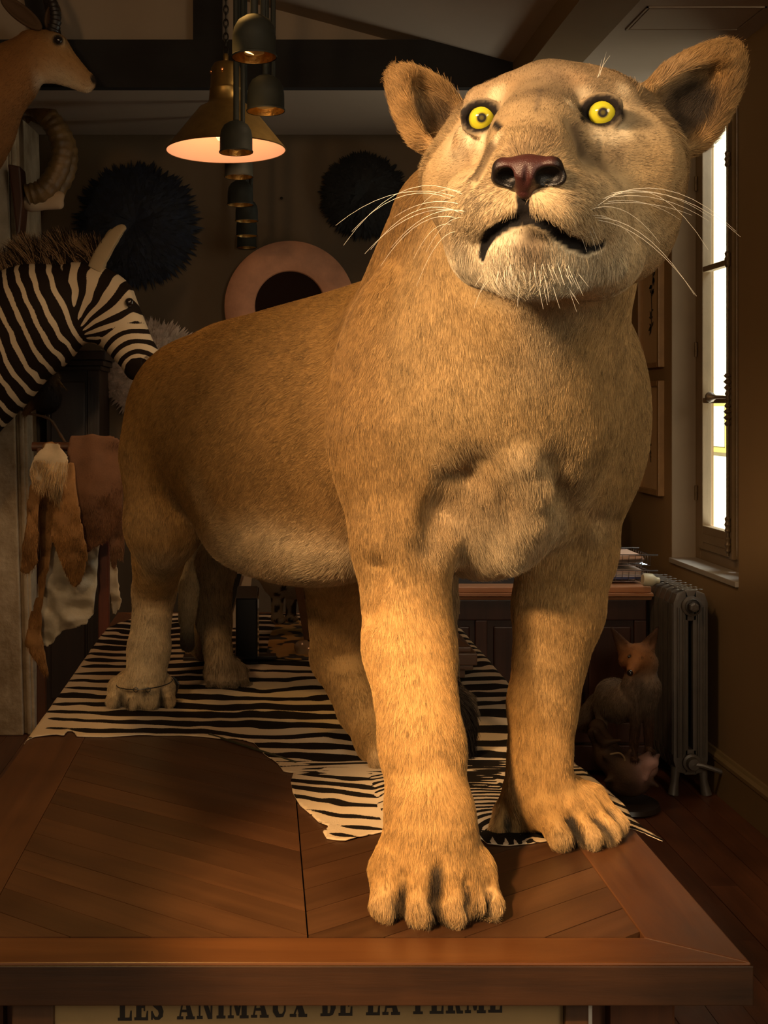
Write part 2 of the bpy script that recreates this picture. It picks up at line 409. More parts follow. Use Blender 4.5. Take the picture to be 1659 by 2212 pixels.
while x < WX:
    y = .6-rf.uniform(0, 1.2)
    while y < BY:
        ln = rf.choice((1.1, 1.4, 1.7)); y1 = min(y+ln, BY)
        key = round(y1-y, 3)
        if key not in fl_mesh:
            mb = MB().box((.0008, .001, -.012), (bw-.0008, key-.001, 0)); me_ = mb.mesh('plank'); me_.materials.append(M_FLOORW); fl_mesh[key] = me_
        o = bpy.data.objects.new('plank', fl_mesh[key]); COL.objects.link(o); o.parent = floor; o.location = (x, y-2, -rf.uniform(0, .0012))
        y = y1
    x += bw
# left wall, back wall, right wall with the window opening
struct('wall_left', MB().box((LX-.15, -1.5, 0), (LX, BY, 3.6)), M_WALL)
struct('wall_back', MB().box((LX, BY, 0), (WX+.2, BY+.15, 3.4)), M_WALL)
WY0, WY1, WZ0, WZ1 = 4.005, 4.665, .786, 2.60
wr = MB()
wr.box((WX, -1.5, 0), (WX+.17, WY0, 2.75)); wr.box((WX, WY1, 0), (WX+.17, BY, 2.75))
wr.box((WX, WY0, 0), (WX+.17, WY1, WZ0-.02)); wr.box((WX, WY0, WZ1), (WX+.17, WY1, 2.75))
struct('wall_right', wr, M_WALLR)
win = empty('window_1', (WX+.12, (WY0+WY1)/2, WZ0)); win['kind'] = 'structure'
MB().box((WX-.012, WY0+.001, WZ0-.02), (WX+.17, WY1-.001, WZ0)).build('window_sill', M_REVEAL, win, bevel=.003)
MB().box((WX+.001, WY1-.004, WZ0), (WX+.10, WY1, WZ1)).build('reveal', M_REVEAL, win)
fr = MB(); fx0, fx1 = WX+.095, WX+.14
fr.box((fx0, WY1-.055, WZ0), (fx1, WY1-.004, WZ1)); fr.box((fx0, WY0, WZ0), (fx1, WY0+.05, WZ1)); fr.box((fx0, WY0+.05, WZ0), (fx1, WY1-.055, WZ0+.045)); fr.box((fx0, WY0+.05, WZ1-.06), (fx1, WY1-.055, WZ1))
fr.build('window_frame', M_FRAME, win, bevel=.003)
M_GLASS = bpy.data.materials.new('window_glass'); M_GLASS.use_nodes = True
_N, _L = nt(M_GLASS); _N.remove(_N['Principled BSDF'])
_g = _N.new('ShaderNodeBsdfGlossy'); _g.inputs['Roughness'].default_value = .02; _t = _N.new('ShaderNodeBsdfTransparent'); _t.inputs[0].default_value = (.93, .96, .95, 1)
_m = _N.new('ShaderNodeMixShader'); _m.inputs[0].default_value = .06; _L.new(_t.outputs[0], _m.inputs[1]); _L.new(_g.outputs[0], _m.inputs[2]); _L.new(_m.outputs[0], _N['Material Output'].inputs[0])
mid = 4.238
for (a, b) in ((mid+.012, WY1-.056), (WY0+.051, mid-.012)):
    cs = MB(); st = .040; zt = WZ1-.062; zb = WZ0+.046; gz = .925
    cs.box((fx0-.012, a, zb), (fx1-.02, a+st, zt)); cs.box((fx0-.012, b-st-.012, zb), (fx1-.02, b, zt))
    cs.box((fx0-.012, a+st, zb), (fx1-.02, b-st-.012, gz)); cs.box((fx0-.012, a+st, zt-.05), (fx1-.02, b-st-.012, zt))
    c_ = cs.build('casement', M_FRAME, win, bevel=.003)
    pn = MB().box((fx0-.016, a+st+.012, zb+.03), (fx0-.0125, b-st-.025, gz-.03)); pn.build('lower_panel', M_FRAME, c_, bevel=.0015)
    for z in (1.417, 1.933):
        MB().box((fx0-.008, a+st, z-.011), (fx1-.024, b-st-.012, z+.011)).build('glazing_bar', M_FRAME, c_, bevel=.002)
    zs = [gz, 1.417, 1.933, zt-.05]
    for z0, z1 in zip(zs[:-1], zs[1:]):
        MB().box((fx0+.008, a+st-.004, z0+.008), (fx0+.011, b-st-.008, z1-.008)).build('pane', M_GLASS, win)
MB().box((fx0-.03, mid-.016, WZ0+.046), (fx0-.012, mid+.016, WZ1-.062)).build('meeting_stile', M_FRAME, win, bevel=.005)
M_IRON = pbr('painted_iron', (.20, .14, .08), .4, metal=.3, var=.4, vscale=50)
eb = MB(); bx_ = fx0-.040
eb.tube([(bx_, mid, WZ0+.06), (bx_, mid, WZ1-.1)], .0055, 8)
for z in (WZ0+.10, .96, 1.933, 2.3):
    eb.lathe([(.0055, -.03), (.011, -.022), (.008, -.010), (.012, 0), (.008, .010), (.011, .022), (.0055, .03)], (bx_, mid, z), 12)
for i in range(9):
    z = 1.33+i*.022; eb.lathe([(.006, -.009), (.0125+.003*math.sin(i*1.1), 0), (.006, .009)], (bx_, mid, z), 12)
bolt = eb.build('espagnolette_rod', M_IRON, win, smooth=True)
hb = MB(); hb.lathe([(.004, 0), (.006, .02), (.007, .05), (.012, .058), (.019, .066), (.021, .075), (.016, .084), (.004, .087)], (bx_, mid, 1.428), 16, axis=(-.55, .83, 0)); hb.build('knob', M_IRON, win, smooth=True)
hb = MB()
for z in (1.05, 1.62, 2.28): hb.lathe([(.005, -.03), (.007, -.028), (.007, .028), (.005, .03)], (fx0-.018, WY1-.058, z), 10)
hb.build('hinge', M_IRON, win, smooth=True)
# baseboards
def skirting(name, a, b, side):
    pr = [(0, 0), (.020, 0), (.020, .118), (.024, .124), (.024, .136), (.014, .146), (.010, .155), (0, .155)]
    mb = MB()
    if side == 'r': mb.prism([(WX-p[0], p[1]) for p in pr], a, b, axis='y')
    else: mb.prism([(BY-p[0], p[1]) for p in pr], a, b, axis='x')
    o = mb.build(name, M_BASE); o['kind'] = 'structure'; return o
skirting('baseboard_right', -1.5, BY-.03, 'r'); skirting('baseboard_back', LX, WX, 'b')
# ceilings: flat along the window side, boxed beam, slope rising to the left
struct('ceiling', MB().box((1.12, -1.5, 2.645), (WX+.17, BY, 2.80)), M_CEIL)
struct('trim_1', MB().box((.94, -1.5, 2.60), (1.12, BY, 2.95)), M_CEILD)
sl = MB(); zl = 2.69+(.94-LX)*.27
sl.prism([(.94, 2.69), (LX-.15, zl+.04), (LX-.15, zl+.20), (.94, 2.95)], -1.5, 4.48, axis='y'); struct('ceiling_slope', sl, M_CEIL)
cr = MB(); cr.prism([(4.405, 2.600), (BY, 2.662), (BY, 2.80), (4.62, 2.80)], LX, .94, axis='x'); struct('ceiling_rear', cr, M_CEIL)
iw = MB(); iw.prism([(LX, 2.78), (.92, 2.70), (.92, 2.705), (LX, zl+.02)], 4.48, 4.60, axis='y'); struct('wall_truss', iw, M_CEIL)
tb = MB(); tb.prism([(LX, 2.596), (.94, 2.596), (.94, 2.69), (.62, 2.776), (LX, 2.776)], 4.36, 4.403, axis='y'); struct('trim_2', tb, M_BEAM)
struct('trim_3', MB().box((-.266, 4.37, 2.776), (-.158, 4.47, 3.02)), M_BEAM)
ds = MB(); ds.prism([(-.88, 2.776), (-.77, 2.776), (-.85, 3.16), (-.96, 3.18)], 4.42, 4.475, axis='y'); struct('trim_4', ds, M_BEAM)
# ceiling hatch
ht = MB(); hx0, hx1, hy0, hy1 = 1.20, 1.575, 3.62, 3.84
for a, b in (((hx0, hy0), (hx1, hy0+.006)), ((hx0, hy1-.006), (hx1, hy1)), ((hx0, hy0), (hx0+.006, hy1)), ((hx1-.006, hy0), (hx1, hy1))):
    ht.box((a[0], a[1], 2.640), (b[0], b[1], 2.645))
ht.box((hx0+.012, hy0+.012, 2.641), (hx1-.012, hy1-.012, 2.645)); struct('trim_5', ht, M_CEIL)
# stone pier on the left
M_STONE = pbr('worn_plaster', (.62, .50, .35), .85, var=.45, vscale=3.2, bump=.7, bscale=12, dark=(.24, .16, .08), noise_bump_dist=.02)
sp_ = MB(); yf, yb_ = 4.90, BY-.001
xb, xt = -.972, -1.045
def pier(x0b, x1b, x0t, x1t, y0, y1, z0, z1):
    sp_.add([(x0b, y0, z0), (x1b, y0, z0), (x1b, y1, z0), (x0b, y1, z0), (x0t, y0, z1), (x1t, y0, z1), (x1t, y1, z1), (x0t, y1, z1)],
            [(0,3,2,1),(4,5,6,7),(0,1,5,4),(1,2,6,5),(2,3,7,6),(3,0,4,7)])
pier(LX+.001, xb-.045, LX+.001, xt-.045, yf, yb_, 0, 2.66)
pier(xb-.045, xb, xt-.045, xt, yf+.03, yb_-.01, 0, 2.66)
pier(xb-.030, xb-.012, xt-.030, xt-.012, yf+.012, yf+.06, 0, 2.66)
struct('wall_pier', sp_, M_STONE, bevel=.006)
# what is outside the window
M_OUT = pbr('outside_render', (.85, .78, .60), .9, var=.12, vscale=.8)
struct('wall_outside', MB().box((4.0, 3.0, -2), (4.2, 22, 7)), M_OUT)
struct('ground_outside', MB().box((WX+.3, -1, -.3), (4.0, 22, -.2)), pbr('outside_ground', (.4, .36, .30), .9))
pq = MB(); pq.box((3.97, 9.9, 1.00), (4.0, 10.35, 1.45)); o = pq.build('outside_sign', pbr('sign_yellow', (.62, .52, .12), .5), None)
tag(o, 'small yellow edged pale sign on the wall outside the window', 'sign')
MB().box((3.962, 9.95, 1.05), (3.97, 10.30, 1.40)).build('sign_face', pbr('sign_face', (.55, .60, .62), .5), o)
# ---------------------------------------------------------------- the big oak table
M_PLANK = wood('plank_wood', (.100, .044, .018), (.038, .016, .007), rough=.34, axis='y', bump=.25)
M_RAILY = wood('rail_wood', (.125, .050, .018), (.052, .020, .008), rough=.34, axis='y', bump=.25)
M_RAILX = wood('front_rail_wood', (.16, .062, .018), (.085, .030, .009), rough=.32, axis='x', bump=.25)
M_EDGE = wood('edge_wood', (.072, .029, .010), (.012, .006, .003), rough=.42, axis='x', scale=.5, bump=.5)
M_TRED = wood('leg_wood', (.14, .05, .018), (.06, .022, .008), rough=.45, axis='z')
TX0, TX1, TY0, TY1 = -.447, .553, 1.3125, 3.56
XM = .053; IX0, IX1, IY0, IY1 = -.340, .452, 1.376, 3.47
table = empty('wooden_table', (XM, 2.43, 0))
tag(table, 'large dark oak table with herringbone planked top carrying the lioness', 'table')
th = .047; ZB = ZT-th; gp = .0007
def poly_in(pts, z1=ZT, z0=ZT-.02): 
    m = MB(); m.prism([tuple(p) for p in pts], z0, z1); return m
MB().prism([(TX0, TY0), (TX1, TY0), (IX1, IY0), (IX0, IY0)], ZB, ZT).build('front_rail', M_RAILX, table, bevel=.0022, label='orange brown front rail of the table top')
MB().prism([(TX0, TY1), (TX1, TY1), (IX1, IY1), (IX0, IY1)], ZB, ZT).build('back_rail', M_RAILX, table, bevel=.002)
MB().prism([(TX0, TY0+.0006), (TX0, TY1-.0006), (IX0-gp, IY1), (IX0-gp, IY0)], ZB, ZT).build('side_rail', M_RAILY, table, bevel=.002)
MB().prism([(TX1, TY0+.0006), (TX1, TY1-.0006), (IX1+gp, IY1), (IX1+gp, IY0)], ZB, ZT).build('side_rail', M_RAILY, table, bevel=.002)
MB().box((TX0+.0005, TY0-.0035, ZB), (TX1+.0015, TY0-.0003, ZT-.0022)).build('front_edge_board', M_EDGE, table, bevel=.0012, label='scarred dark front edge of the table top')
MB().box((IX0+.0, IY0+.0, ZB+.002), (IX1, IY1, ZT-.021)).build('core_board', M_TRED, table)
def clip(poly, n, d):
    out = []
    for i in range(len(poly)):
        a, b = poly[i], poly[(i+1) % len(poly)]; da, db = n[0]*a[0]+n[1]*a[1]-d, n[0]*b[0]+n[1]*b[1]-d
        if da <= 0: out.append(a)
        if (da < 0) != (db < 0) and abs(da-db) > 1e-12:
            t = da/(da-db); out.append((a[0]+(b[0]-a[0])*t, a[1]+(b[1]-a[1])*t))
    return out
rnd = random.Random(4)
slope = .267/.392; dY = .0655; g = .0016
for side in (-1, 1):
    k = -12
    while True:
        yb = IY0+.006+k*dY           # joint height at the centre line
        if yb > IY1+.02: break
        xo = IX0 if side < 0 else IX1
        hgt = slope*abs(xo-XM)
        pl = [(XM, yb), (XM, yb+dY-g), (xo, yb+dY-g+hgt), (xo, yb+hgt)]
        pl = [(p[0], p[1]) for p in pl]
        pl = clip(pl, (0, 1), IY1-g); pl = clip(pl, (0, -1), -(IY0+g)) if pl else pl
        if side < 0: pl = clip(pl, (1, 0), XM-g*.6) if pl else pl
        else: pl = clip(pl, (-1, 0), -(XM+g*.6)) if pl else pl
        if len(pl) > 2:
            q = []
            for p in pl:
                if not q or abs(p[0]-q[-1][0])+abs(p[1]-q[-1][1]) > 1e-5: q.append(p)
            if len(q) > 2 and abs(q[0][0]-q[-1][0])+abs(q[0][1]-q[-1][1]) < 1e-5: q.pop()
            ar = abs(sum(q[i][0]*q[(i+1) % len(q)][1]-q[(i+1) % len(q)][0]*q[i][1] for i in range(len(q))))/2
            if len(q) > 2 and ar > 2e-4:
                mb = MB(); ang = math.atan(slope)*(-side)*-1
                mb.prism(q, ZT-.02, ZT-rnd.uniform(0, .0006))
                o = mb.build('plank', None, None)
                c = Vector((sum(v.co.x for v in o.data.vertices)/len(o.data.vertices), sum(v.co.y for v in o.data.vertices)/len(o.data.vertices), 0))
                # local axes follow the plank so that its grain runs along it
                th_ = math.atan2(slope*side, 1)-math.pi/2
                if side < 0: th_ = math.atan2(slope, -1)-math.pi/2
                o.data.transform(Matrix.Translation(-c)); o.data.transform(Matrix.Rotation(-th_, 4, 'Z'))
                o.data.materials.clear(); o.data.materials.append(M_PLANK)
                o.parent = table; o.location = c-Vector(table.location); o.rotation_euler = (0, 0, th_)
        k += 1
for x in (TX0+.05, TX1-.13):
    for y in (TY0+.10, TY1-.16):
        MB().box((x, y, 0), (x+.08, y+.08, ZB)).build('leg', M_TRED, table, bevel=.004)
MB().box((TX0+.13, TY0+.12, ZB-.10), (TX1-.13, TY0+.145, ZB)).build('apron', M_TRED, table)

# framed poster standing under the table edge
M_PAPER = pbr('aged_paper', (.30, .20, .085), .6, var=.25, vscale=5)
M_INK = pbr('black_ink', (.012, .008, .006), .6)
M_FRAMEW = wood('poster_frame_wood', (.10, .045, .018), (.045, .02, .008), rough=.5, axis='z')
yp = 1.345
def PX(px, y=yp): return (px-CX)*y/F
def PZ(py, y=yp): return ZC-(py-CY)*y/F
pz0 = .051
poster = empty('framed_poster', ((PX(120)+PX(1215))/2, yp, pz0))
tag(poster, 'framed cream poster with black slab lettering leaning under the table edge', 'poster')
MB().box((PX(95), yp, pz0), (PX(1216), yp+.004, ZB-.004)).build('paper', M_PAPER, poster)
MB().box((PX(1216), yp-.012, pz0), (PX(1266), yp+.012, ZB-.004)).build('frame_side', M_FRAMEW, poster, bevel=.002)
MB().box((PX(1268), yp-.004, pz0), (PX(1277), yp+.016, ZB-.004)).build('glass_edge', pbr('pale_board', (.5, .46, .4), .5), poster)
MB().box((PX(30), yp-.012, pz0), (PX(119), yp+.012, ZB-.004)).build('frame_side', M_FRAMEW, poster, bevel=.002)
MB().box((PX(30), yp-.012, pz0-.05), (PX(1266), yp+.012, pz0)).build('frame_bottom', M_FRAMEW, poster, bevel=.002)
# slab letters drawn as polygons in a 0..w x 0..10 box
def R(x0, y0, x1, y1): return [(x0, y0), (x1, y0), (x1, y1), (x0, y1)]
GL = {
 'L': (8.6, [R(1.2,0,4.2,10), R(0,0,8,1), R(0,9,5.6,10), [(6.6,0),(8.2,0),(8.2,3.6),(7.4,3.6)]]),
 'E': (8.6, [R(1.2,0,4.2,10), R(0,0,8,1), R(0,9,8,10), R(4,4.5,6,5.5), R(5.6,3.4,6.4,6.6), [(6.6,0),(8.2,0),(8.2,3.4),(7.4,3.4)], R(7.4,7,8.2,10)]),
 'S': (8.0, [[(0.3,0),(1.2,0),(1.2,3.2),(.3,3.2)], [(1.2,.9),(2.6,0),(5,0),(7.2,1.2),(7.6,3.2),(6.6,5),(3.2,6.6),(2.6,7.6),(3.6,9),(5.4,8.9),(6.4,7.2),(7.2,7.2),(7.2,9.8),(6.4,9.8),(6,9.3),(4.2,10),(1.8,9.6),(.3,7.6),(.8,5.4),(4.4,3.4),(4.9,2.2),(4,1),(2.6,1.1),(1.2,2.8)]]),
 'A': (10.6, [[(3.9,10),(5.4,10),(9.4,1),(6.2,1)], [(3.9,10),(4.7,10),(2.2,1),(1.2,1)], R(0,0,3.6,1), R(5.2,0,10.4,1), R(2.4,2.6,7,3.5)]),
 'N': (10.6, [R(1.1,0,2.1,10), R(8.1,0,9.1,10), [(1.1,10),(4.2,10),(9.1,0),(6.6,0)], R(0,0,3.4,1), R(6.9,9,10.2,10), R(0,9,3,10)]),
 'I': (5.6, [R(1.1,0,4.1,10), R(0,0,5.2,1), R(0,9,5.2,10)]),
 'M': (12.6, [R(1.1,0,2.1,10), R(8.1,0,11.1,10), [(1.1,10),(4.2,10),(6.4,2.2),(5.2,1)], [(8.1,10),(9.3,10),(6.6,1),(5.2,1)], R(0,0,3.4,1), R(7,0,12.2,1), R(0,9,3,10), R(9,9,12.2,10)]),
 'U': (10.2, [[(1.2,10),(4.2,10),(4.2,2.6),(5,1.2),(5.4,0),(3.2,0),(1.2,2)], [(5,1.2),(6.6,1.2),(7.8,2.4),(8.8,2.4),(7.4,.2),(5.4,0)], R(7.8,2.2,8.8,10), R(0,9,5.4,10), R(6.6,9,10,10)]),
 'X': (10.4, [[(1,10),(4.6,10),(9.4,0),(5.8,0)], [(7.6,10),(8.6,10),(2.6,0),(1.6,0)], R(0,0,3.8,1), R(5,0,10.2,1), R(0,9,5.2,10), R(6.2,9,9.8,10)]),
 'D': (9.6, [R(1.2,0,4.2,10), R(0,0,5.6,1), R(0,9,5.6,10), [(5.4,0),(7.4,.6),(9,3),(9,7),(7.4,9.4),(5.4,10),(5.4,9),(6,7.4),(6,2.6),(5.4,1)]]),
 'F': (8.6, [R(1.2,0,4.2,10), R(0,0,5.6,1), R(0,9,8,10), R(4,4.5,6,5.5), R(5.6,3.4,6.4,6.6), R(7.4,6.8,8.2,10)]),
 'R': (10.2, [R(1.2,0,4.2,10), R(0,0,5.4,1), R(0,9,5.6,10), [(5,5),(6.6,5.2),(8.6,6),(8.8,8),(7.8,9.6),(5.4,10),(5.4,9),(6,8.6),(6,6.2),(5,5.8)], [(4.8,5.6),(7,5.6),(8.6,1),(10,1),(10,0),(6.4,0)]]),
}
def letters(txt, x0, x1, zb, h, y, tilt):
    tw = sum(GL[c][0]+1.1 if c != ' ' else 6.6 for c in txt)
    sx = (x1-x0)/tw; x = x0
    for ch in txt:
        if ch == ' ': x += 6.6*sx; continue
        wd, polys = GL[ch]; mb = MB()
        for i, pl in enumerate(polys):
            pts = [(x+p[0]*sx, zb+tilt*(x-x0)+p[1]*h/10) for p in pl]
            mb.prism(pts, y-.0008-.00002*i, y-.0001, axis='y')
        mb.build('letter', M_INK, poster)
        x += (wd+1.1)*sx
zb0 = PZ(2204)
letters('LES ANIMAUX DE LA FERME', PX(255), PX(1090), zb0, .0315, yp, (PZ(2186)-PZ(2204))/(PX(1090)-PX(255)))

# zebra hide: outline in table coordinates, surface with waves, stripe field as an attribute thresholded in the shader
HP = [(52,1603),(75,1594),(120,1590),(138,1592),(148,1580),(157,1582),(166,1593),(230,1594),(300,1590),(390,1590),(440,1593),(470,1598),(505,1596),(548,1606),(572,1632),(600,1652),(612,1668),(634,1672),(628,1690),(632,1715),(648,1742),(672,1762),(690,1780),(713,1790),(697,1800),(706,1814),(745,1819),(790,1808),(840,1796),(900,1800),(980,1816),(1040,1818),(1052,1826),(1095,1829),(1150,1824),(1210,1815),(1280,1800),(1330,1788),(1385,1795),(1431,1801),(1432,1795),(1395,1782),(1365,1762),(1352,1735),(1330,1715),(1305,1695),(1270,1670),(1240,1652),(1215,1625),(1165,1560),(1110,1490),(1068,1440),(1030,1398),(990,1350),(962,1326)]
HP = [T(*p) for p in HP]+[np.array((-.36, 3.52)), np.array((-.444, 3.30)), np.array((-.449, 2.9)), np.array((-.452, 2.6)), np.array((-.452, 2.35))]
HP = np.array(HP)
def inside(P, poly):
    x, y = P[:, 0], P[:, 1]; c = np.zeros(len(P), bool); n = len(poly)
    for i in range(n):
        x1, y1 = poly[i]; x2, y2 = poly[i-1]
        m = ((y1 > y) != (y2 > y)); 
        with np.errstate(divide='ignore', invalid='ignore'): xi = (x2-x1)*(y-y1)/(y2-y1)+x1
        c ^= m & (x < xi)
    return c
def edge_dist(P, poly):
    d = np.full(len(P), 9.); near = np.zeros((len(P), 2)); n = len(poly)
    for i in range(n):
        a, b = poly[i-1], poly[i]; ba = b-a; t = np.clip(((P-a)@ba)/(ba@ba+1e-12), 0, 1); q = a+t[:, None]*ba
        e = np.linalg.norm(P-q, axis=1); m = e < d; d[m] = e[m]; near[m] = q[m]
    return d, near
hx = .006
gx = np.arange(-.47, .62, hx); gy = np.arange(1.62, 3.56, hx)
GX, GY = np.meshgrid(gx, gy, indexing='ij'); PP = np.stack([GX.ravel(), GY.ravel()], 1)
ins = inside(PP, HP); ed, nr = edge_dist(PP, HP)
keep = ins | (ed < hx*.75)
PP2 = np.where((ins)[:, None] & (ed > hx*.45)[:, None], PP, np.where(keep[:, None], nr, PP))
ed2 = np.where(ins & (ed > hx*.45), ed, 0)
idm = np.full(len(PP), -1); idm[keep] = np.arange(keep.sum()); idm = idm.reshape(GX.shape)
V2 = PP2[keep]; E2 = ed2[keep]
Q = np.stack([idm[:-1, :-1], idm[1:, :-1], idm[1:, 1:], idm[:-1, 1:]], -1).reshape(-1, 4); Q = Q[(Q >= 0).all(1)]
P3 = np.concatenate([V2, np.zeros((len(V2), 1))], 1)
X, Y = V2[:, 0], V2[:, 1]
onT = (X > TX0+.004) & (X < TX1-.004)
wav = .0016+.0022*np.clip(vnoise(P3, 9, 3), 0, 1)*sstep(0, .06, E2)+.0030*np.clip(vnoise(P3, 22, 5), 0, 1)*np.exp(-E2/.02)+.0012*np.clip(np.sin(Y*60+3*vnoise(P3, 4, 8)), 0, 1)*sstep(0, .05, E2)
droop = np.where(X < TX0, -(TX0-X)*1.6, 0)+np.where(X > TX1, -(X-TX1)*.35, 0)
Z = ZT+wav+droop+.0006
top = np.stack([X, Y, Z], 1); bot = np.stack([X, Y, Z-.0013], 1)
nV = len(top)
be = {}
for q in Q:
    for i in range(4):
        a, b = int(q[i]), int(q[(i+1) % 4]); be[(a, b)] = 1
side = [(a, b) for (a, b) in be if (b, a) not in be]
allV = np.concatenate([top, bot]); faces = [tuple(q) for q in Q]+[tuple(x+nV for x in q[::-1]) for q in Q]+[(b, a, a+nV, b+nV) for a, b in side]
me = bpy.data.meshes.new('zebra_hide'); me.from_pydata(allV.tolist(), [], [tuple(int(i) for i in f) for f in faces]); me.update()
me.polygons.foreach_set('use_smooth', np.ones(len(me.polygons), bool))
# stripe phase
P3[:, 2] = 0
wp = .030*vnoise(P3, 3.2, 21)+.012*vnoise(P3, 9, 22)+.004*vnoise(P3, 34, 23)
body = (Y+wp*1.5+.10*(X-.05)**2-.05*np.abs(X-.05)+.12*sstep(2.5, 2.15, Y)*(X+.1))/.0735
front = (Y+.38*X+wp*1.2)/.041
frt2 = ((Y-.55*X)+wp*1.3)/.028
wf = sstep(2.06, 1.98, Y)
ph = body*(1-wf)+front*wf
# very fine curved stripes between the forelegs
rf = np.hypot((X-.40)*1.0, (Y-1.66)); wq = sstep(.30, .22, X*-1+.52)*0
fine = sstep(.16, .20, X)*sstep(.42, .36, X)*sstep(2.02, 1.95, Y)
ph = np.where(fine > .5, (rf+wp*.9)/.0155, ph)
s = np.sin(ph*2*np.pi)
white = np.zeros(nV)
# belly and edge fading
white += 1.15*sstep(.035, .0, E2)*(vnoise(P3, 6, 31)*.5+.55)
bl = np.exp(-(((X+.36)/.13)**2+((Y-2.33)/.12)**2)); white += 1.25*bl*(.45+.6*vnoise(P3, 11, 33))
white += .55*np.exp(-(((X-.5)/.10)**2+((Y-1.95)/.16)**2))
white += .9*np.exp(-(((X-.15)/.12)**2+((Y-2.0)/.035)**2))
white += .8*vnoise(P3, 5, 35)*.5+.28*vnoise(P3, 40, 36)*.5
val = s*.95-white+.26+.62*vnoise(P3*np.array((.30, 1, 1)), 13, 37)+.35*vnoise(P3*np.array((.5, 1, 1)), 30, 38)
vv = np.concatenate([val, np.full(nV, -2)])
a = me.attributes.new('stripe', 'FLOAT', 'POINT'); a.data.foreach_set('value', vv.astype(np.float32))
def stripe_mat(name, attr, cream, cream2, black, lo=-.08, hi=.06, rough=.75, fs=420, nb=.3):
    m = bpy.data.materials.new(name); m.use_nodes = True; N, L = nt(m); b = N['Principled BSDF']
    a = N.new('ShaderNodeAttribute'); a.attribute_name = attr
    tc = N.new('ShaderNodeTexCoord'); n = N.new('ShaderNodeTexNoise'); n.inputs['Scale'].default_value = fs; n.inputs['Detail'].default_value = 3
    L.new(tc.outputs['Object'], n.inputs['Vector'])
    ma = N.new('ShaderNodeMath'); ma.operation = 'MULTIPLY_ADD'; ma.inputs[1].default_value = nb; L.new(n.outputs['Fac'], ma.inputs[0]); L.new(a.outputs['Fac'], ma.inputs[2])
    mr = N.new('ShaderNodeMapRange'); mr.inputs['From Min'].default_value = lo+nb*.5; mr.inputs['From Max'].default_value = hi+nb*.5; mr.interpolation_type = 'SMOOTHSTEP'
    L.new(ma.outputs[0], mr.inputs['Value'])
    n2 = N.new('ShaderNodeTexNoise'); n2.inputs['Scale'].default_value = 7; n2.inputs['Detail'].default_value = 5; L.new(tc.outputs['Object'], n2.inputs['Vector'])
    c = N.new('ShaderNodeMix'); c.data_type = 'RGBA'; c.inputs['A'].default_value = (*cream, 1); c.inputs['B'].default_value = (*cream2, 1); L.new(n2.outputs['Fac'], c.inputs['Factor'])
    x = N.new('ShaderNodeMix'); x.data_type = 'RGBA'; x.inputs['B'].default_value = (*black, 1)
    L.new(mr.outputs['Result'], x.inputs['Factor']); L.new(c.outputs['Result'], x.inputs['A']); L.new(x.outputs['Result'], b.inputs['Base Color'])
    b.inputs['Roughness'].default_value = rough; b.inputs['Specular IOR Level'].default_value = .08
    bp = N.new('ShaderNodeBump'); bp.inputs['Strength'].default_value = .35; bp.inputs['Distance'].default_value = .001
    L.new(n.outputs['Fac'], bp.inputs['Height']); L.new(bp.outputs['Normal'], b.inputs['Normal'])
    return m
M_ZHIDE = stripe_mat('zebra_hide_coat', 'stripe', (.52, .40, .26), (.66, .55, .41), (.012, .009, .007))
hide = link('zebra_hide', me, M_ZHIDE); recentre(hide)
tag(hide, 'black and white striped zebra hide lying on the table under the lioness', 'animal hide')
# bamboo cane peeping out from under the hide
cane = MB(); a_, b_ = T(468, 1597), T(640, 1650)
a_ = np.array((*a_, ZT+.0025)); b_ = np.array((*b_, ZT+.0025)); ds = b_-a_; pts = []; rs = []
a_ = a_-ds*.1+np.array((0, .01, 0)); ds = b_-a_
for i in range(41):
    t = i/40; pts.append(a_+ds*t); rs.append(.0023*(1.25 if i % 10 == 0 else 1))
cane.tube(pts, rs, 8)
tag(recentre(cane.build('bamboo_cane', pbr('cane', (.035, .035, .02), .35, var=.4, vscale=40), None, smooth=True)), 'thin dark ringed cane tucked under the front edge of the zebra hide', 'cane')
# ---------------------------------------------------------------- the lioness
TAN = (.27, .155, .052); TANL = (.40, .265, .115); CREAM = (.54, .42, .25); WHITE = (.70, .61, .44); BACK = (.28, .155, .045); LEG = (.42, .255, .095); GREY = (.25, .18, .105); DARKF = (.035, .025, .018)  # TAN darkened: light falling off along the barrel is in the coat colour
Bf = np.array((.44, -.90, 0)); Bf = nrm(Bf); Bs = np.array((-Bf[1], Bf[0], 0)); Up = np.array((0, 0, 1.))
BR = np.stack([Bs, Bf, Up])
Hf = nrm((-.36, -.933, .0)); Hs = np.array((-Hf[1], Hf[0], 0)); HR = np.stack([Hs, Hf, Up])
def rot(R_, ang_s=0, ang_f=0, ang_u=0):
    """rotate a frame about its side / forward / up axes"""
    M = Matrix.Rotation(ang_s, 3, 'X') @ Matrix.Rotation(ang_f, 3, 'Y') @ Matrix.Rotation(ang_u, 3, 'Z')
    return np.array(M) @ R_
L = Body()
back = nrm(-Bf*.9+np.array((0, 0, -.45)))
dn = np.array((0, 0, -1.))
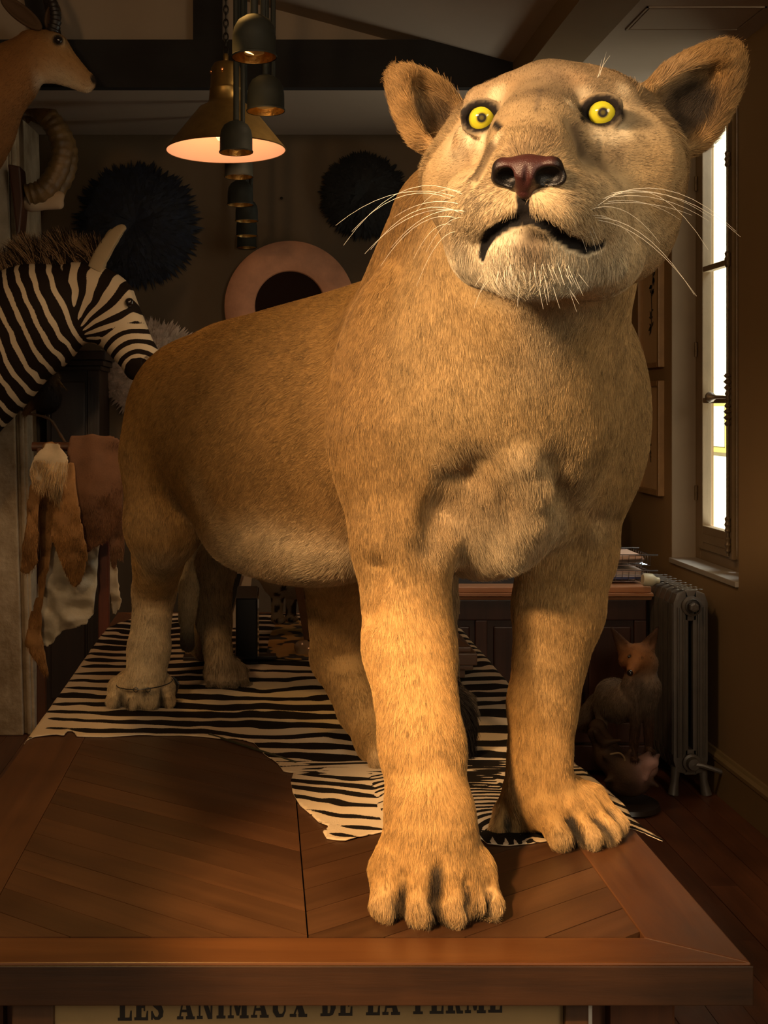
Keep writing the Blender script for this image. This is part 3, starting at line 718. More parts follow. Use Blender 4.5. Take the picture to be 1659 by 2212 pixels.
# trunk
L.ell(U(448, 885, 2.30), (.145, .19, .150), BR, col=BACK, flow=back)                       # pelvis
L.ell(U(555, 945, 2.10), (.152, .24, .208), BR, k=.10, col=TAN, flow=back)                  # barrel rear
L.ell(U(705, 942, 1.95), (.140, .26, .205), BR, k=.08, col=TAN, flow=back)                  # barrel mid
L.ell(U(620, 1165, 2.02), (.10, .24, .066), BR, k=.07, col=CREAM, flow=nrm(-Bf+dn*.5))      # belly
L.cone(U(520, 790, 2.22), U(860, 715, 1.88), .080, .095, k=.05, col=BACK, flow=-Bf)         # spine ridge
L.ell(U(1010, 900, 1.71), (.150, .18, .205), BR, k=.06, col=TAN, flow=back)                 # rib cage front
L.ell(U(1040, 1070, 1.66), (.095, .14, .112), BR, k=.05, col=CREAM, flow=nrm(dn+Bs*.3))      # brisket
# neck and shoulders
L.cone(U(1205, 400, 1.44), U(1075, 760, 1.62), .118, .165, k=.06, col=TANL, flow=nrm(dn+Bf*.1))
L.cone(U(1010, 500, 1.66), U(930, 760, 1.78), .112, .14, k=.05, col=TAN, flow=nrm(dn-Bf*.5))
L.ell(U(1090, 830, 1.60), (.165, .15, .17), BR, k=.05, col=TANL, flow=nrm(dn+Bs*.08))        # fore chest
L.ell(U(864, 850, 1.645), (.100, .100, .190), rot(BR, 0, -.10), k=.014, col=TAN, flow=nrm(dn-Bf*.2))   # right shoulder (left in the picture)
L.ell(U(1250, 860, 1.72), (.086, .115, .180), rot(BR, 0, .12), k=.04, col=TANL, flow=nrm(dn+Bs*.15))
L.cone(U(1190, 930, 1.58), U(1210, 1080, 1.64), .075, .045, k=.04, col=TANL, flow=dn)
# right foreleg
L.cone(U(862, 960, 1.63), U(868, 1160, 1.60), .090, .066, k=.04, col=TAN, flow=dn)
L.cone(U(868, 1160, 1.60), U(884, 1400, 1.57), .0640, .0590, k=.03, col=LEG, flow=dn)
L.cone(U(884, 1400, 1.57), U(912, 1610, 1.505), .0590, .0520, k=.02, col=LEG, flow=dn)
L.cone(U(912, 1610, 1.505), U(930, 1790, 1.465), .0515, .0500, k=.02, col=LEG, flow=dn)
# left foreleg
L.cone(U(1240, 980, 1.70), U(1222, 1180, 1.735), .078, .0700, k=.04, col=TANL, flow=dn)
L.cone(U(1222, 1180, 1.735), U(1206, 1310, 1.74), .0690, .0640, k=.03, col=LEG, flow=dn)
L.cone(U(1206, 1310, 1.74), U(1172, 1520, 1.735), .0640, .0475, k=.02, col=LEG, flow=dn)
L.cone(U(1172, 1520, 1.735), U(1163, 1700, 1.72), .0470, .0480, k=.02, col=LEG, flow=dn)
# right hind leg
L.ell(U(392, 950, 2.31), (.094, .145, .150), rot(BR, 0, -.05), k=.06, col=BACK, flow=nrm(dn-Bf*.3))
L.cone(U(366, 1000, 2.31), U(354, 1130, 2.28), .094, .072, k=.05, col=TAN, flow=dn)
L.cone(U(352, 1130, 2.28), U(333, 1275, 2.46), .066, .042, k=.04, col=LEG, flow=dn)
L.cone(U(333, 1275, 2.46), U(322, 1400, 2.45), .043, .041, k=.02, col=CREAM, flow=dn)
L.cone(U(322, 1400, 2.45), U(312, 1485, 2.43), .041, .044, k=.02, col=CREAM, flow=dn)
# left hind leg (stepping forward, mostly behind the right foreleg)
L.cone(U(640, 1000, 2.22), U(722, 1190, 2.12), .11, .070, k=.05, col=TAN, flow=dn)
L.cone(U(722, 1190, 2.12), U(732, 1420, 2.24), .060, .051, k=.04, col=LEG, flow=dn)
L.cone(U(732, 1420, 2.24), U(780, 1530, 2.15), .052, .042, k=.02, col=LEG, flow=nrm(dn+Bf*.5))
L.cone(U(780, 1530, 2.15), U(825, 1625, 2.07), .040, .036, k=.02, col=LEG, flow=nrm(dn+Bf*.5))
# tail
tp = [U(430, 800, 2.50), U(420, 1000, 2.62), U(418, 1160, 2.62), U(410, 1260, 2.62), U(404, 1335, 2.62), U(405, 1390, 2.62)]
for i, (r0, r1) in enumerate(((.03, .028), (.028, .027), (.027, .025), (.025, .019))):
    L.cone(tp[i], tp[i+1], r0, r1, k=.01, col=(.70, .60, .38), flow=dn)
L.cone(tp[4]+np.array((0, 0, .006)), tp[5], .014, .016, k=.006, col=(.06, .045, .035), flow=dn)
TAILREF = len(L.p)
# paws
def paw(B, c, f, wd, ln, ht, col, toes=4, fan=.30, tipcol=None):
    f = nrm(f); s_ = np.array((-f[1], f[0], 0)); c = np.array((c[0], c[1], ZT+.002))
    PR = np.stack([s_, f, Up])
    B.ell(c+Up*ht*.45-f*ln*.12, (wd*.42, ln*.38, ht*.50), PR, k=.03, col=col, flow=nrm(f+dn*.6))
    out = []
    for i in range(toes):
        t = (i-(toes-1)/2)/((toes-1)/2)
        d = nrm(f+s_*t*fan)
        knuck = c+s_*t*wd*.315+f*(ln*.14-abs(t)**2*ln*.06)+Up*ht*.52
        tip = c+s_*t*wd*.375+f*(ln*.41-abs(t)**2*ln*.12)+Up*wd*.115
        B.cone(c+s_*t*wd*.2-f*ln*.12+Up*ht*.62, knuck, wd*.13, wd*.132, k=.016, col=col, flow=nrm(f+dn*.3))
        B.cone(knuck, tip, wd*.134, wd*.112, k=.013, col=col, flow=nrm(d*.5+dn))
        out.append((knuck, tip, d))
    return out
pawL = {}
pawL['fr'] = paw(L, (T(933, 1962)+np.array((0, .012))), (.02, -1, 0), .168, .150, .088, LEG)
L.cone(U(930, 1770, 1.468), U(934, 1870, 1.455), .050, .058, k=.03, col=LEG, flow=dn)
pawL['fl'] = paw(L, T(1215, 1800)+np.array((.0, .01)), (.50, -.86, 0), .150, .185, .080, LEG)
pawL['hr'] = paw(L, T(306, 1521)+np.array((0, .0)), (.05, -1, 0), .148, .13, .070, CREAM)
pawL['hl'] = paw(L, T(850, 1650)+np.array((0, .02)), (.25, -.96, 0), .12, .13, .062, LEG)
L.cone(U(1105, 1770, 1.735), U(1080, 1800, 1.72), .030, .018, k=.02, col=LEG, flow=dn)
GAPS = [((872, 1890), (862, 1950), (866, 1992)), ((944, 1872), (938, 1940), (942, 1990)), ((1008, 1900), (1014, 1950), (1012, 1995)), ((1056, 1915), (1050, 1980)),
        ((1232, 1765), (1252, 1800), (1270, 1838)), ((1290, 1762), (1322, 1795), (1338, 1830)), ((1095, 1745), (1098, 1790)), ((276, 1500), (270, 1532)), ((314, 1478), (310, 1535)), ((350, 1485), (352, 1532))]
GH = [[L.hit(*q) for q in g_] for g_ in GAPS]
for i, h in enumerate(GH):
    for a, b in zip(h[:-1], h[1:]): L.cone(a, b, .0026, .0034, k=.013, op='sub')
# ---- head
def away(c0, fl=(0, 0, 0)):
    c0 = np.asarray(c0, float); fl = np.asarray(fl, float)
    def g(P): v = P-c0; v = v/(np.linalg.norm(v, axis=1, keepdims=True)+1e-6); return v+fl
    return g
NOSE = U(1139, 385, 1.125)
rad = away(NOSE)
FACE = (.37, .255, .125); FBROW = (.26, .175, .095)
L.ell(U(1190, 325, 1.375), (.118, .125, .094), HR, k=.04, col=FACE, flow=rad)                # skull
L.cone(U(1118, 252, 1.33), U(1255, 238, 1.30), .042, .045, k=.03, col=FBROW, flow=rad)       # forehead domes
L.ell(U(1075, 420, 1.385), (.076, .088, .098), HR, k=.04, col=FACE, flow=rad)                # cheeks
L.ell(U(1318, 405, 1.325), (.080, .090, .104), HR, k=.04, col=FACE, flow=rad)
L.ell(U(1225, 520, 1.36), (.100, .10, .055), HR, k=.05, col=CREAM, flow=away(NOSE, (0, 0, -.5)))    # throat
L.cone(U(1100, 335, 1.265), U(1000, 390, 1.37), .030, .045, k=.03, col=FACE, flow=rad)       # cheekbones
L.cone(U(1245, 330, 1.225), U(1370, 360, 1.27), .032, .050, k=.03, col=FACE, flow=rad)
L.cone(U(1178, 225, 1.275), U(1146, 345, 1.185), .046, .0405, k=.03, col=GREY, flow=rad)      # bridge
L.cone(U(1150, 300, 1.215), U(1142, 362, 1.170), .042, .038, k=.02, col=FACE, flow=rad)
L.cone(U(1128, 366, 1.165), U(1152, 366, 1.160), .035, .035, k=.02, col=FACE, flow=rad)      # above the nose
# muzzle pads
L.ell(U(1075, 448, 1.197), (.043, .056, .040), rot(HR, 0, 0, .25), k=.018, col=CREAM, flow=away(U(1110, 420, 1.15), (0, 0, -.15)))
L.ell(U(1205, 446, 1.165), (.044, .058, .041), rot(HR, 0, 0, -.25), k=.018, col=CREAM, flow=away(U(1160, 420, 1.12), (0, 0, -.15)))
L.ell(U(1030, 455, 1.255), (.040, .060, .045), HR, k=.03, col=FACE, flow=rad)
L.ell(U(1272, 470, 1.215), (.042, .062, .046), HR, k=.03, col=CREAM, flow=rad)
# chin and jaw
L.ell(U(1142, 537, 1.183), (.043, .037, .034), HR, k=.012, col=WHITE, flow=nrm(dn+Hf*.35))
L.ell(U(1158, 570, 1.215), (.060, .050, .034), HR, k=.03, col=WHITE, flow=nrm(dn+Hf*.2))
L.ell(U(1055, 545, 1.275), (.042, .060, .040), HR, k=.03, col=WHITE, flow=nrm(dn-Hf*.4))
L.ell(U(1275, 570, 1.26), (.052, .060, .040), HR, k=.03, col=CREAM, flow=nrm(dn-Hf*.2+Hs*.4))
# brows
L.cone(U(1042, 224, 1.300), U(1092, 216, 1.277), .020, .023, k=.022, col=FBROW, flow=nrm(Up-Hf*.5))
L.cone(U(1262, 210, 1.255), U(1322, 214, 1.270), .022, .021, k=.022, col=FBROW, flow=nrm(Up-Hf*.5))
# lower lids
L.cone(U(1012, 300, 1.300), U(1072, 296, 1.262), .014, .014, k=.018, col=WHITE, flow=nrm(dn-Hf*.4))
L.cone(U(1275, 292, 1.225), U(1338, 286, 1.250), .014, .015, k=.018, col=WHITE, flow=nrm(dn-Hf*.4))
# ears: a fleshy cup each, open to the front
EARC = (.34, .20, .075)
def ear(c, tip, tiprad, ax_long, ax_wide, rl, rw, tk, sc=.72, off=.018):
    a = nrm(ax_long); b = np.asarray(ax_wide, float); b = nrm(b-a*np.dot(a, b)); n = np.cross(a, b)
    if np.dot(n, Hf) < 0: n = -n
    R_ = np.stack([a, b, n])
    L.ell(c, (rl, rw, tk), R_, k=.022, col=EARC, flow=a)
    L.ell(tip, (tiprad*1.35, tiprad, tk*.62), R_, k=.030, col=EARC, flow=a)
    L.ell(c+n*off-a*rl*.06, (rl*sc, rw*sc, tk*.95), R_, k=.012, op='sub')
    L.ell((c+tip)/2+n*off*.95, (rl*.5, rw*.42, tk*.7), R_, k=.012, op='sub')
    return R_
EL = U(948, 265, 1.435); ERt = U(1466, 240, 1.335)
RL = ear(EL, U(892, 196, 1.44), .025, U(856, 158, 1.44)-U(985, 300, 1.43), U(1000, 190, 1.45)-U(880, 300, 1.42), .057, .042, .030, off=.021)
RR = ear(ERt, U(1532, 168, 1.335), .033, U(1565, 130, 1.34)-U(1420, 310, 1.34), U(1400, 170, 1.34)-U(1560, 260, 1.34), .062, .050, .034, off=.024)
# head furrows: eye sockets, nostril seat, mouth
EYEL = U(1041, 257, 1.262)+np.array((0, .0, 0)); EYER = U(1300, 246, 1.222)
ER = .0185
for e, t in ((EYEL, 0), (EYER, 0)):
    L.ell(e+Hf*.012, (.0200, .020, .0135), HR, k=.006, op='sub')
mp = [(1133, 470), (1112, 478), (1085, 488), (1060, 506), (1046, 528), (1040, 552)]
mp2 = [(1133, 470), (1160, 480), (1190, 493), (1215, 512), (1242, 528), (1270, 536), (1298, 528)]
MPTS = []
for seq in (mp, mp2):
    h = [L.hit(*p) for p in seq]; MPTS.append(h)
PH = [L.hit(1131, y) for y in (415, 435, 455, 472)]
for seq in MPTS:
    for a, b in zip(seq[:-1], seq[1:]):
        L.cone(a+Hf*.002, b+Hf*.002, .0036, .0036, k=.006, op='sub')
for a, b in zip(PH[:-1], PH[1:]): L.cone(a+Hf*.003, b+Hf*.003, .0030, .0030, k=.006, op='sub')
# eyelids
for e in (EYEL, EYER):
    for a0, a1, r_, rad_ in ((12, 168, .0042, .0166), (192, 348, .0032, .0168)):
        an = np.radians(np.linspace(a0, a1, 9)); pt_ = [e+Hs*math.cos(t)*rad_*1.12+Up*math.sin(t)*rad_*(.92 if a0 < 90 else .98)+Hf*(.0085 if a0 < 90 else .0065) for t in an]
        for a, b in zip(pt_[:-1], pt_[1:]): L.cone(a, b, r_, r_, k=.005)
for a_, b_ in (((1062, 320), (1030, 385)), ((1238, 280), (1262, 340))):
    a = L.hit(*a_); b = L.hit(*b_); L.cone(a+Hf*.003, b+Hf*.003, .003, .002, k=.016, op='sub')
# fold behind the shoulder
fs = [L.hit(*q) for q in ((776, 640), (735, 730), (712, 820), (706, 900), (722, 980), (745, 1060), (764, 1130))]

# fold where the arm meets the chest
for seq, r_ in ((((1020, 1005), (985, 1045), (952, 1110), (930, 1180)), .014), (((1190, 1000), (1215, 1070), (1262, 1120), (1300, 1130)), .008)):
    h = [L.hit(*q) for q in seq]
    for a, b in zip(h[:-1], h[1:]): L.cone(a+Bf*.006, b+Bf*.006, r_, r_*.85, k=.035, op='sub')
for seq, r_ in ((((1130, 1000), (1152, 1050), (1150, 1120), (1105, 1200)), .009),):
    h = [L.hit(*q) for q in seq]
    for a, b in zip(h[:-1], h[1:]): L.cone(a-Bf*.002, b-Bf*.002, r_, r_*.8, k=.035, col=CREAM, flow=nrm(dn+Bs*.35))
# knuckle and tendon relief of the right forepaw and elbow hollow
L.cone(L.hit(815, 1230)+Bf*-.006, L.hit(800, 1330)+Bf*-.006, .006, .004, k=.03, op='sub')

fine = ((.10, 1.02, 1.50), (.66, 1.52, 1.86))
print('lioness prims', len(L.p))
L.zmin = ZT+.0015
me, P, Qd = L.mesh(axes_of(L, .0075, fine, .0036), 'body')
Nn = L.grad(P)
C, Fl = L.weights(P)
n0 = len(P)
LEN = np.full(n0, .0105)
def blob(c, r, col, a=1.0, ln=None, sharp=.0):
    """a patch of differently coloured (and long) hair around a point of the skin"""
    d = np.linalg.norm((P-np.asarray(c)), axis=1) if not hasattr(r, '__len__') else np.sqrt((((P-np.asarray(c))@HR.T/np.asarray(r))**2).sum(1))
    rr = r if not hasattr(r, '__len__') else 1.0
    t = a*sstep(rr, rr*sharp, d)
    if col is not None: C[:] = C*(1-t[:, None])+np.asarray(col)*t[:, None]
    if ln is not None: LEN[:] = LEN*(1-t)+ln*t
def seg_blob(a, b, r, col, al=1.0, sharp=.2, ln=None):
    a = np.asarray(a); b = np.asarray(b); ba = b-a; h = np.clip((P-a)@ba/(ba@ba+1e-12), 0, 1)
    d = np.linalg.norm(P-a-h[:, None]*ba, axis=1); t = al*sstep(r, r*sharp, d)
    C[:] = C*(1-t[:, None])+np.asarray(col)*t[:, None]
    if ln is not None: LEN[:] = LEN*(1-t)+ln*t
# general mottling of the coat
mt = .5*vnoise(P, 6, 1)+.35*vnoise(P, 17, 2)+.3*vnoise(P, 60, 3)
C *= (1+.16*mt)[:, None]
# underside paler and longer
below = sstep(-.35, -.85, Nn[:, 2])*sstep(1.02, 1.10, P[:, 2])*sstep(1.60, 1.50, P[:, 2])
C[:] = C*(1-.45*below[:, None])+np.array(CREAM)*.45*below[:, None]; LEN += .012*below
# head zone
hd = sstep(.22, .17, np.linalg.norm(P-U(1190, 370, 1.32), axis=1)); LEN = LEN*(1-hd)+.0060*hd
H = L.hit
blob(H(1190, 1050), .10, (.46, .33, .17), .6, .024)
for q in ((1000, 1010), (960, 1100), (930, 1170), (1180, 990), (1240, 1090), (1290, 1120)):
    blob(H(*q), .05, (.55, .40, .22), .45, .026)
blob(H(1160, 780), .07, (.47, .35, .20), .5, .016)
blob(H(1180, 680), .07, (.50, .40, .25), .65, .016)
blob(H(1060, 1090), .09, (.40, .28, .15), .5, .020)
for q in ((620, 1235), (700, 1235), (550, 1190), (480, 1150), (760, 1240)): blob(H(*q), .06, (.50, .36, .19), .5, .022)
for q in ((430, 1060), (450, 1110)): blob(H(*q), .06, (.48, .33, .16), .5, .014)
# forehead and bridge greys
for q, r, c_, al in (((1165, 200), .046, (.12, .085, .052), .72), ((1215, 195), .03, (.17, .12, .07), .5), ((1100, 185), .030, (.34, .22, .11), .6), ((1240, 175), .03, (.30, .19, .10), .6),
                     ((1180, 290), .026, (.22, .15, .085), .75), ((1120, 330), .024, (.19, .125, .068), .8), ((1165, 325), .02, (.19, .13, .07), .7), ((1190, 160), .03, (.22, .15, .09), .6),
                     ((1090, 270), .016, (.44, .29, .14), .6), ((1330, 330), .026, (.22, .155, .09), .7), ((1290, 335), .02, (.18, .125, .07), .6), ((1385, 330), .025, (.26, .185, .10), .5), ((1010, 360), .02, (.28, .19, .10), .6), ((1400, 215), .03, (.24, .17, .10), .6), ((1010, 330), .018, (.33, .22, .12), .4),
                     ((1380, 260), .03, (.33, .235, .13), .6), ((1420, 340), .03, (.40, .27, .13), .6), ((985, 300), .02, (.46, .28, .12), .6)):
    blob(H(*q), r, c_, al)
seg_blob(H(1168, 195), H(1158, 240), .0045, (.05, .04, .035), .55)
seg_blob(H(1062, 315), H(1030, 380), .011, (.07, .05, .03), .85)
seg_blob(H(1085, 300), H(1062, 330), .008, (.12, .08, .05), .5)
seg_blob(H(1238, 275), H(1256, 330), .009, (.07, .05, .035), .8)
seg_blob(H(1256, 330), H(1300, 362), .013, (.12, .085, .05), .7)
hn = hd*(.16*vnoise(P, 34, 71)+.16*vnoise(P, 80, 72)+.10*vnoise(P, 160, 73)); C *= (1+hn)[:, None]
# pale spectacles
for q, r in (((1070, 205), .020), ((1040, 305), .018), ((1015, 300), .014), ((1075, 298), .010), ((1345, 285), .018), ((1290, 290), .017), ((1320, 295), .016), ((1262, 205), .016), ((1230, 225), .012), ((1345, 195), .014)):
    blob(H(*q), r, (.80, .65, .43), .6 if q[1] < 240 else .85)
# muzzle creams
for q, r in (((1085, 440), .030), ((1180, 440), .030), ((1060, 480), .028), ((1200, 470), .030), ((1240, 500), .025)): blob(H(*q), r, (.62, .46, .26), .55, .006)
for q, r in (((1130, 580), .050), ((1070, 590), .035), ((1180, 600), .050), ((1260, 590), .05), ((1000, 540), .03), ((1330, 560), .03)): blob(H(*q), r, (.74, .64, .46), .8, .022)
blob(H(1150, 535), .030, (.14, .085, .04), .8, .012, .2); blob(H(1150, 508), .014, (.03, .02, .014), .8, .006)
blob(H(1390, 520), .05, (.62, .50, .32), .5, .012); blob(H(960, 500), .03, (.62, .46, .26), .5, .010)
# whisker spots
WR = []
for side, rows in ((0, [(1003, 385, 1075, 392), (1000, 404, 1078, 408), (1004, 424, 1080, 424), (1010, 442, 1070, 440)]),
                   (1, [(1215, 392, 1290, 378), (1222, 402, 1300, 400), (1222, 420, 1300, 415), (1226, 436, 1300, 432), (1240, 452, 1300, 450)])):
    for r_ in rows:
        nn = 6
        for i in range(nn):
            q = (r_[0]+(r_[2]-r_[0])*i/(nn-1), r_[1]+(r_[3]-r_[1])*i/(nn-1)+((i*7) % 3-1)*2)
            p = H(*q); blob(p, .0044, (.05, .03, .018), .85); WR.append((side, q, p))
# dark rims: eyes, lips
def rim(e, px, py, sx, sz, col, al, sharp=.75, dx=0):
    D = (P-e)@HR.T; d = np.sqrt((D[:, 0]/sx)**2+(D[:, 2]/sz)**2); t = al*sstep(1.0, sharp, d)*(np.abs(D[:, 1]) < .03)
    C[:] = C*(1-t[:, None])+np.asarray(col)*t[:, None]; LEN[:] = LEN*(1-t)+.0012*t
rim(EYEL, 0, 0, .0262, .0212, (.012, .009, .008), 1)
rim(EYER, 0, 0, .0262, .0212, (.012, .009, .008), 1)
seg_blob(H(1012, 250), H(1000, 240), .006, (.012, .01, .01), 1, ln=.001); seg_blob(H(1068, 268), H(1080, 278), .007, (.012, .01, .01), 1, ln=.001)
seg_blob(H(1322, 240), H(1342, 244), .006, (.012, .01, .01), 1, ln=.001); seg_blob(H(1272, 246), H(1258, 258), .008, (.012, .01, .01), 1, ln=.001)
for seq in MPTS:
    for a, b in zip(seq[:-1], seq[1:]): seg_blob(a, b, .0082, (.010, .009, .009), 1, .7, ln=.0012)
for a, b in zip(PH[:-1], PH[1:]): seg_blob(a+Hf*-.001, b+Hf*-.002, .0085, (.010, .008, .007), 1, .75, ln=.001)
# ears
for (c_, R_, rl, rw, side) in ((EL, RL, .066, .045, 0), (ERt, RR, .072, .055, 1)):
    D = (P-c_)@R_.T; dd = np.sqrt((D[:, 0]/(rl*.74))**2+(D[:, 1]/(rw*.74))**2); near = np.linalg.norm(P-c_, axis=1) < .11
    inn = sstep(1.05, .6, dd)*near*(D[:, 2] > -.030); col = (.20, .13, .065) if side else (.22, .14, .07)
    C[:] = C*(1-.9*inn[:, None])+np.array(col)*.9*inn[:, None]
    LEN = np.where(near & (np.sqrt((D[:, 0]/rl)**2+(D[:, 1]/rw)**2) > .62), np.maximum(LEN, .019), LEN)
    up = near & (D[:, 0] < rl*.2)*(inn > .05); LEN = np.where(up, .024, LEN)
blob(L.hit(1488, 245), .050, (.022, .015, .009), .95, .016, .35); blob(L.hit(1455, 215), .03, (.03, .02, .012), .8, .016)
blob(L.hit(965, 270), .030, (.05, .034, .02), .85, .018); blob(L.hit(1440, 165), .035, (.46, .31, .16), .6, .022); blob(L.hit(900, 200), .03, (.42, .27, .12), .6, .022)
# paws: pale toes, dark gaps
for key, tl in pawL.items():
    for i, (kn, tip, d) in enumerate(tl):
        blob(tip+d*.01, .034, (.60, .44, .24), .6, .013)
        blob(tip-Up*.01, .026, (.60, .44, .24), .5, .014)
        if i < 3:
            kn2, tip2, d2 = tl[i+1]; a = (kn+kn2)/2*.35+(tip+tip2)/2*.65; b = (tip+tip2)/2
            seg_blob(a+Up*.006+(d+d2)*.003, b-Up*.014+(d+d2)*.004, .0175, (.028, .022, .017), .92, .35, ln=.016)
for i, h in enumerate(GH):
    for a, b in zip(h[:-1], h[1:]): seg_blob(a+dn*(.004 if i in (1, 4) else .012), b+dn*.004, .0115 if i in (1, 4) else .0088, (.022, .018, .014), .95, .40, ln=.015)
hr = pawL['hr']
for kn, tip, d in hr: blob(kn*.5+tip*.5+d*.012+np.array((.006, 0, 0)), .014, (.07, .05, .035), .75, .014)
blob(H(1265, 1160), .03, (.17, .10, .045), .6)
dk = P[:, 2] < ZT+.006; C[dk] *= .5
C = np.clip(C, .004, .95)
lion = empty('lioness', (.15, 1.9, ZT))
tag(lion, 'tawny taxidermy lioness standing on the table with yellow glass eyes', 'lioness')
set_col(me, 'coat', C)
M_SKIN = attr_mat('lion_skin', 'coat', rough=.8, spec=.15, bump=.3)
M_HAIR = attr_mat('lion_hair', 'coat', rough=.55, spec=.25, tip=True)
off = np.array(lion.location)
body = link('body', me, M_SKIN, lion)
# density: full where the body faces the front of the table, thinner on the far side
vd = P-np.array((0, 0, ZC)); vd /= np.linalg.norm(vd, axis=1, keepdims=True); fac = -(vd*Nn).sum(1)
wf = np.where(fac > -.25, 1.0, .28)
dark = C.max(1) < .03
wf = np.where(dark & (LEN < .004), .0, wf)
near = 1.0+.6*hd
hide_eye = np.minimum(np.linalg.norm(P-EYEL, axis=1), np.linalg.norm(P-EYER, axis=1)) < .019
wf = np.where(hide_eye, 0, wf*near)
print('verts', n0)
HD = 620000
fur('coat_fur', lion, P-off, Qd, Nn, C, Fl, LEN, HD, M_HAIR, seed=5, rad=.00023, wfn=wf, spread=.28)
# eyes
M_IRIS = bpy.data.materials.new('glass_eye'); M_IRIS.use_nodes = True
def iris_mat(m, ring=.47, pup=.11, c1=(.46, .43, .02), c2=(.24, .22, .015)):
    N, Lk = nt(m); b = N['Principled BSDF']; tc = N.new('ShaderNodeTexCoord'); sp = N.new('ShaderNodeSeparateXYZ'); Lk.new(tc.outputs['Object'], sp.inputs[0])
    v = N.new('ShaderNodeMath'); v.operation = 'DIVIDE'; Lk.new(sp.outputs['Z'], v.inputs[0]); v.inputs[1].default_value = 1.0
    r = N.new('ShaderNodeValToRGB'); r.color_ramp.interpolation = 'LINEAR'
    e = r.color_ramp.elements; e[0].position = 0; e[0].color = (.01, .008, .006, 1); e[1].position = .640; e[1].color = (.01, .008, .006, 1)
    for pos, c in ((.675, c2), (.80, c1), (.93, c1), (.955, (.25, .22, .02)), (.968, (.02, .015, .01)), (.985, (.01, .008, .006)), (1.0, (.10, .08, .01))):
        x = e.new(pos); x.color = (*c, 1)
    Lk.new(v.outputs[0], r.inputs['Fac']); Lk.new(r.outputs['Color'], b.inputs['Base Color'])
    b.inputs['Roughness'].default_value = .5; b.inputs['Specular IOR Level'].default_value = .1; b.inputs['Coat Weight'].default_value = 1; b.inputs['Coat Roughness'].default_value = .02
iris_mat(M_IRIS)
def eyeball(c, gaze, r, parent, m, name='eye', label=None):
    me = bpy.data.meshes.new(name); bm = bmesh.new(); bmesh.ops.create_uvsphere(bm, u_segments=40, v_segments=28, radius=1.0)
    bm.to_mesh(me); bm.free(); me.polygons.foreach_set('use_smooth', [True]*len(me.polygons)); me.materials.append(m)
    o = bpy.data.objects.new(name, me); COL.objects.link(o); o.parent = parent
    o.location = Vector(c)-Vector(parent.location); o.rotation_euler = Vector(gaze).to_track_quat('Z', 'Y').to_euler(); o.scale = (r, r, r)
    if label: o['label'] = label
    return o
GZ = nrm(np.array((0, 0, ZC))-(EYEL+EYER)/2)
eyeball(EYEL-Hf*.0035, nrm(GZ+np.array((.0, 0, .12))), ER, lion, M_IRIS, label='yellow glass eye')
eyeball(EYER-Hf*.0035, nrm(GZ+np.array((.0, 0, .12))), ER, lion, M_IRIS, label='yellow glass eye')
# nose leather
Nb = Body(); NC = (.050, .015, .013)
nz = U(1139, 380, 1.128)
def N_(px, py, y): return U(px, py, y-.011)
Nb.cone(N_(1088, 362, 1.140), N_(1190, 360, 1.118), .0085, .0085, k=.01, col=NC)
Nb.ell(N_(1138, 372, 1.133), (.0300, .014, .0120), HR, k=.010, col=NC)
Nb.cone(N_(1138, 378, 1.130), N_(1134, 412, 1.136), .0170, .0085, k=.010, col=NC)
Nb.cone(N_(1085, 362, 1.142), N_(1080, 382, 1.150), .0080, .0085, k=.006, col=NC)
Nb.cone(N_(1195, 360, 1.116), N_(1204, 382, 1.120), .0080, .0085, k=.006, col=NC)
Nb.cone(N_(1081, 384, 1.150), N_(1108, 400, 1.145), .0055, .0055, k=.006, col=NC)
Nb.cone(N_(1203, 384, 1.120), N_(1170, 400, 1.132), .0055, .0055, k=.006, col=NC)
Nb.ell(N_(1096, 382, 1.134), (.0120, .012, .0085), HR, k=.005, op='sub')
Nb.ell(N_(1186, 381, 1.114), (.0125, .012, .0088), HR, k=.005, op='sub')
Nb.cone(N_(1138, 362, 1.112), N_(1134, 420, 1.122), .0018, .0018, k=.004, op='sub')
men, Pn, Qn = Nb.mesh(axes_of(Nb, .0014), 'nose')
Cn = np.tile(np.array(NC), (len(Pn), 1))
d1 = np.minimum(np.linalg.norm((Pn-N_(1097, 386, 1.140))@HR.T/np.array((.0155, .02, .013)), axis=1), np.linalg.norm((Pn-N_(1186, 385, 1.120))@HR.T/np.array((.0155, .02, .013)), axis=1))
t = sstep(1.15, .8, d1); Cn = Cn*(1-t[:, None])+np.array((.004, .003, .003))*t[:, None]
xl = ((Pn-N_(1139, 380, 1.13))@HR.T)[:, 0]; t = sstep(.021, .033, np.abs(xl)); Cn = Cn*(1-t[:, None])+np.array((.008, .006, .006))*t[:, None]
set_col(men, 'coat', Cn)
link('nose', men, attr_mat('nose_leather', 'coat', rough=.38, spec=.5, bump=.35, bscale=900), lion)['label'] = 'dark reddish leathery nose'
